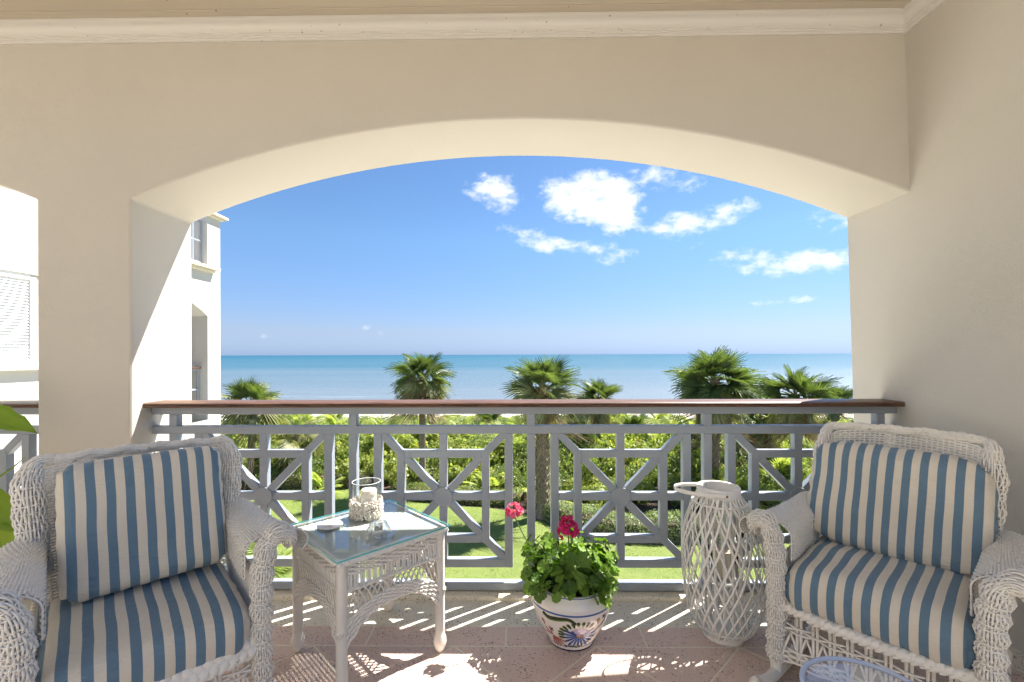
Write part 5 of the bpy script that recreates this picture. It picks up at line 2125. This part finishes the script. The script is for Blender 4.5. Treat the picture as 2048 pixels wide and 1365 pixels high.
def trunk_obj(parent, H, r0, r1, boots, lean=(0, 0), orange=False):
    mb = MB()
    n = 14
    zz_ = np.linspace(-.1, H, n)
    pth = np.stack([lean[0] * (zz_ / H) ** 2, lean[1] * (zz_ / H) ** 2, zz_], 1)
    rad = r0 + (r1 - r0) * np.clip(zz_ / H, 0, 1)
    rad[0] *= 1.35
    rad[1] *= 1.12
    mb.tube(pth, rad, 12)
    tr = mb.build('trunk', 'palm_trunk', parent)
    # criss-cross leaf bases left on the trunk
    def boots_mesh(z0, z1, mat, big):
        mb = MB()
        z = z0
        k = 0
        while z < z1:
            for q_ in range(6):
                a = (q_ + .5 * (k % 2)) * 2 * math.pi / 6 + rng.uniform(-.1, .1)
                rr = float(np.interp(z, zz_, rad))
                cx_ = lean[0] * (z / H) ** 2
                cy_ = lean[1] * (z / H) ** 2
                for s in (-1, 1):
                    p0 = (cx_ + rr * .95 * math.cos(a), cy_ + rr * .95 * math.sin(a), z)
                    a2 = a + s * .42
                    p1 = (cx_ + (rr + .045 * big) * math.cos(a2), cy_ + (rr + .045 * big) * math.sin(a2), z + .17)
                    a3 = a + s * .60
                    p2 = (cx_ + (rr + .10 * big) * math.cos(a3), cy_ + (rr + .10 * big) * math.sin(a3), z + .27 * rng.uniform(.8, 1.2))
                    mb.tube([p0, p1, p2], [.045, .035, .02], 4, flat=(.45, 1.0))
            z += .17
            k += 1
        mb.build('leaf_base', mat, tr)
    if boots:
        boots_mesh(boots[0], boots[1], 'palm_boot', 1.0)
    boots_mesh(H - .75, H - .05, 'palm_boot_orange' if orange else 'palm_boot', 1.25)
    return tr
def palm(px, ptop, pbase, label, scale=1.0, nf=34, dry=6, boots=None, r=(.19, .16), depth=None, lean=(0, 0), droop=1.0, olive=.3, orange=False, seed=0):
    random.seed(100 + seed)
    nf = int(nf * 1.05)
    b = at_z(px, pbase, ZG) if depth is None else at_y(px, 709, depth)
    topz = at_y(px, ptop, b.y).z
    gz = ground_z(b.y)
    t = thing('cabbage_palm', label, 'palm', (b.x, b.y, gz), random.uniform(0, 6.28), 'cabbage palms between the lawn and the beach')
    H = topz - gz - 1.18 * scale
    trunk_obj(t, H, r[0], r[1], boots, lean, orange)
    mb = MB()
    mb.tube([(lean[0], lean[1], H - .35), (lean[0], lean[1], H), (lean[0], lean[1], H + .35)], [r[1] * 1.1, r[1] * .9, .03], 8)
    crown = mb.build('crown', 'palm_boot', t)
    for k in range(nf + dry):
        az_ = k * 2.39996 + random.uniform(-.25, .25)
        if k < nf:
            f = k / (nf - 1)
            el_ = R(86) - f ** .9 * R(132) * droop + random.uniform(-.2, .2)
            me = random.choice(FR_G) if f < 1 - olive else random.choice(FR_O)
            s_ = scale * (.66 + .36 * min(1, f * 2.2)) * random.uniform(.8, 1.15)
        else:
            el_ = -R(random.uniform(52, 84))
            me = random.choice(FR_D)
            s_ = scale * random.uniform(.75, 1.0)
        fo = bpy.data.objects.new('frond', me)
        COL.objects.link(fo)
        fo.parent = crown
        fo.location = (lean[0], lean[1], H + .12 - .5 * max(0, (k / (nf + dry) - .35)))
        fo.rotation_mode = 'QUATERNION'
        from mathutils import Euler
        fo.rotation_quaternion = (Matrix.Rotation(az_, 3, 'Z') @ Matrix.Rotation(-el_, 3, 'Y') @ Matrix.Rotation(random.uniform(-1.1, 1.1), 3, 'X')).to_quaternion()
        fo.scale = (s_, s_, s_)
    return t
palm(845, 711, 986, 'tall slender cabbage palm standing alone with a brown drooping skirt', 1.0, 38, 20, None, (.17, .15), olive=.4, droop=1.18, seed=1)
palm(1085, 727, 1035, 'cabbage palm with thick trunk of crossed leaf bases behind the variegated hedge', .98, 34, 6, (.6, 4.0), (.23, .23), olive=.35, orange=True, droop=.95, seed=2)
palm(1430, 706, 1005, 'largest cabbage palm with a wide full green crown above the lantern', 1.2, 46, 8, (1.0, 5.0), (.17, .15), olive=.22, droop=1.05, seed=3)
palm(1590, 745, 1010, 'bushy cabbage palm with hanging dry brown fronds beside the largest palm', 1.02, 34, 16, None, (.17, .15), olive=.3, seed=4)
palm(502, 766, 975, 'cabbage palm with pale drooping fronds beside the neighbouring wing', 1.05, 34, 4, None, (.16, .14), olive=.6, seed=5)
palm(1196, 764, 0, 'slim cabbage palm close behind the booted palm trunk', .95, 30, 4, None, (.15, .13), depth=27, olive=.5, seed=6)
palm(1392, 858, 0, 'small low cabbage palm in the thicket between taller trunks', .8, 22, 4, None, (.15, .13), depth=23.5, olive=.4, seed=7)
palm(1150, 815, 0, 'low pale cabbage palm with bleached drooping fronds in the thicket', .95, 26, 8, None, (.15, .13), depth=29, olive=.8, seed=8)
palm(975, 822, 0, 'short cabbage palm with dry thatch at the dune beyond the thicket', .9, 24, 12, None, (.15, .13), depth=38, olive=.6, seed=9)
palm(1520, 800, 0, 'cabbage palm with brown thatch leaning out of the thicket behind the rocking chair', .98, 26, 14, None, (.15, .13), depth=25, olive=.5, seed=10)
palm(1672, 775, 0, 'distant cabbage palm near the side wall at the beach edge', .95, 28, 6, None, (.15, .13), depth=36, olive=.4, seed=11)
palm(590, 838, 0, 'low cabbage palm with silvery fans near the neighbouring wing', .95, 24, 4, None, (.15, .13), depth=25, olive=.9, seed=12)
palm(1265, 830, 0, 'low olive cabbage palm in the thicket left of the largest palm', .9, 24, 4, None, (.15, .13), depth=31, olive=.7, seed=13)
random.seed(77)
def palmetto(x, y, s, silver=False):
    lb = ('silver_palmetto', 'silvery saw palmetto clump among the thicket shrubs', 'silvery saw palmettos') if silver else \
         ('saw_palmetto', 'bright green saw palmetto clump with upright fans in the thicket', 'green saw palmettos')
    t = thing(lb[0], lb[1], 'palmetto', (x, y, ground_z(y) - .02), random.uniform(0, 6.28), lb[2])
    for k in range(13):
        fo = bpy.data.objects.new('frond', random.choice(FR_S if silver else FR_P))
        COL.objects.link(fo)
        fo.parent = t
        fo.location = (random.uniform(-.25, .25), random.uniform(-.25, .25), .05)
        fo.rotation_mode = 'QUATERNION'
        el_ = R(random.uniform(22, 82))
        fo.rotation_quaternion = (Matrix.Rotation(k * 2.4, 3, 'Z') @ Matrix.Rotation(-el_, 3, 'Y') @ Matrix.Rotation(random.uniform(-.6, .6), 3, 'X')).to_quaternion()
        q_ = s * random.uniform(.8, 1.15)
        fo.scale = (q_, q_, q_)
    return t
for k in range(64):
    y = random.choice((random.uniform(26, 33), random.uniform(33, 52)))
    x = random.uniform(-.56, .66) * y + random.uniform(-1, 1)
    h = cap_h(y, 1.04)
    p = palmetto(x, y, random.uniform(.95, 1.3), random.random() < .22)
    p.location.z = ground_z(y) + max(0, min(h, 2.4) - 1.35)
# near edge clumps seen under the panels
for (px, py, s) in ((1112, 985, .95), (985, 968, .9), (1510, 1000, 1.1), (1465, 985, 1.2), (1560, 960, 1.3), (640, 965, .8)):
    p = at_z(px, py + 25, ZG)
    palmetto(p.x, p.y, s)
# low leafy fan close under the balcony, at the wall foot
p = at_z(545, 1150, ZG)
palmetto(p.x - .2, p.y - .6, 1.1)
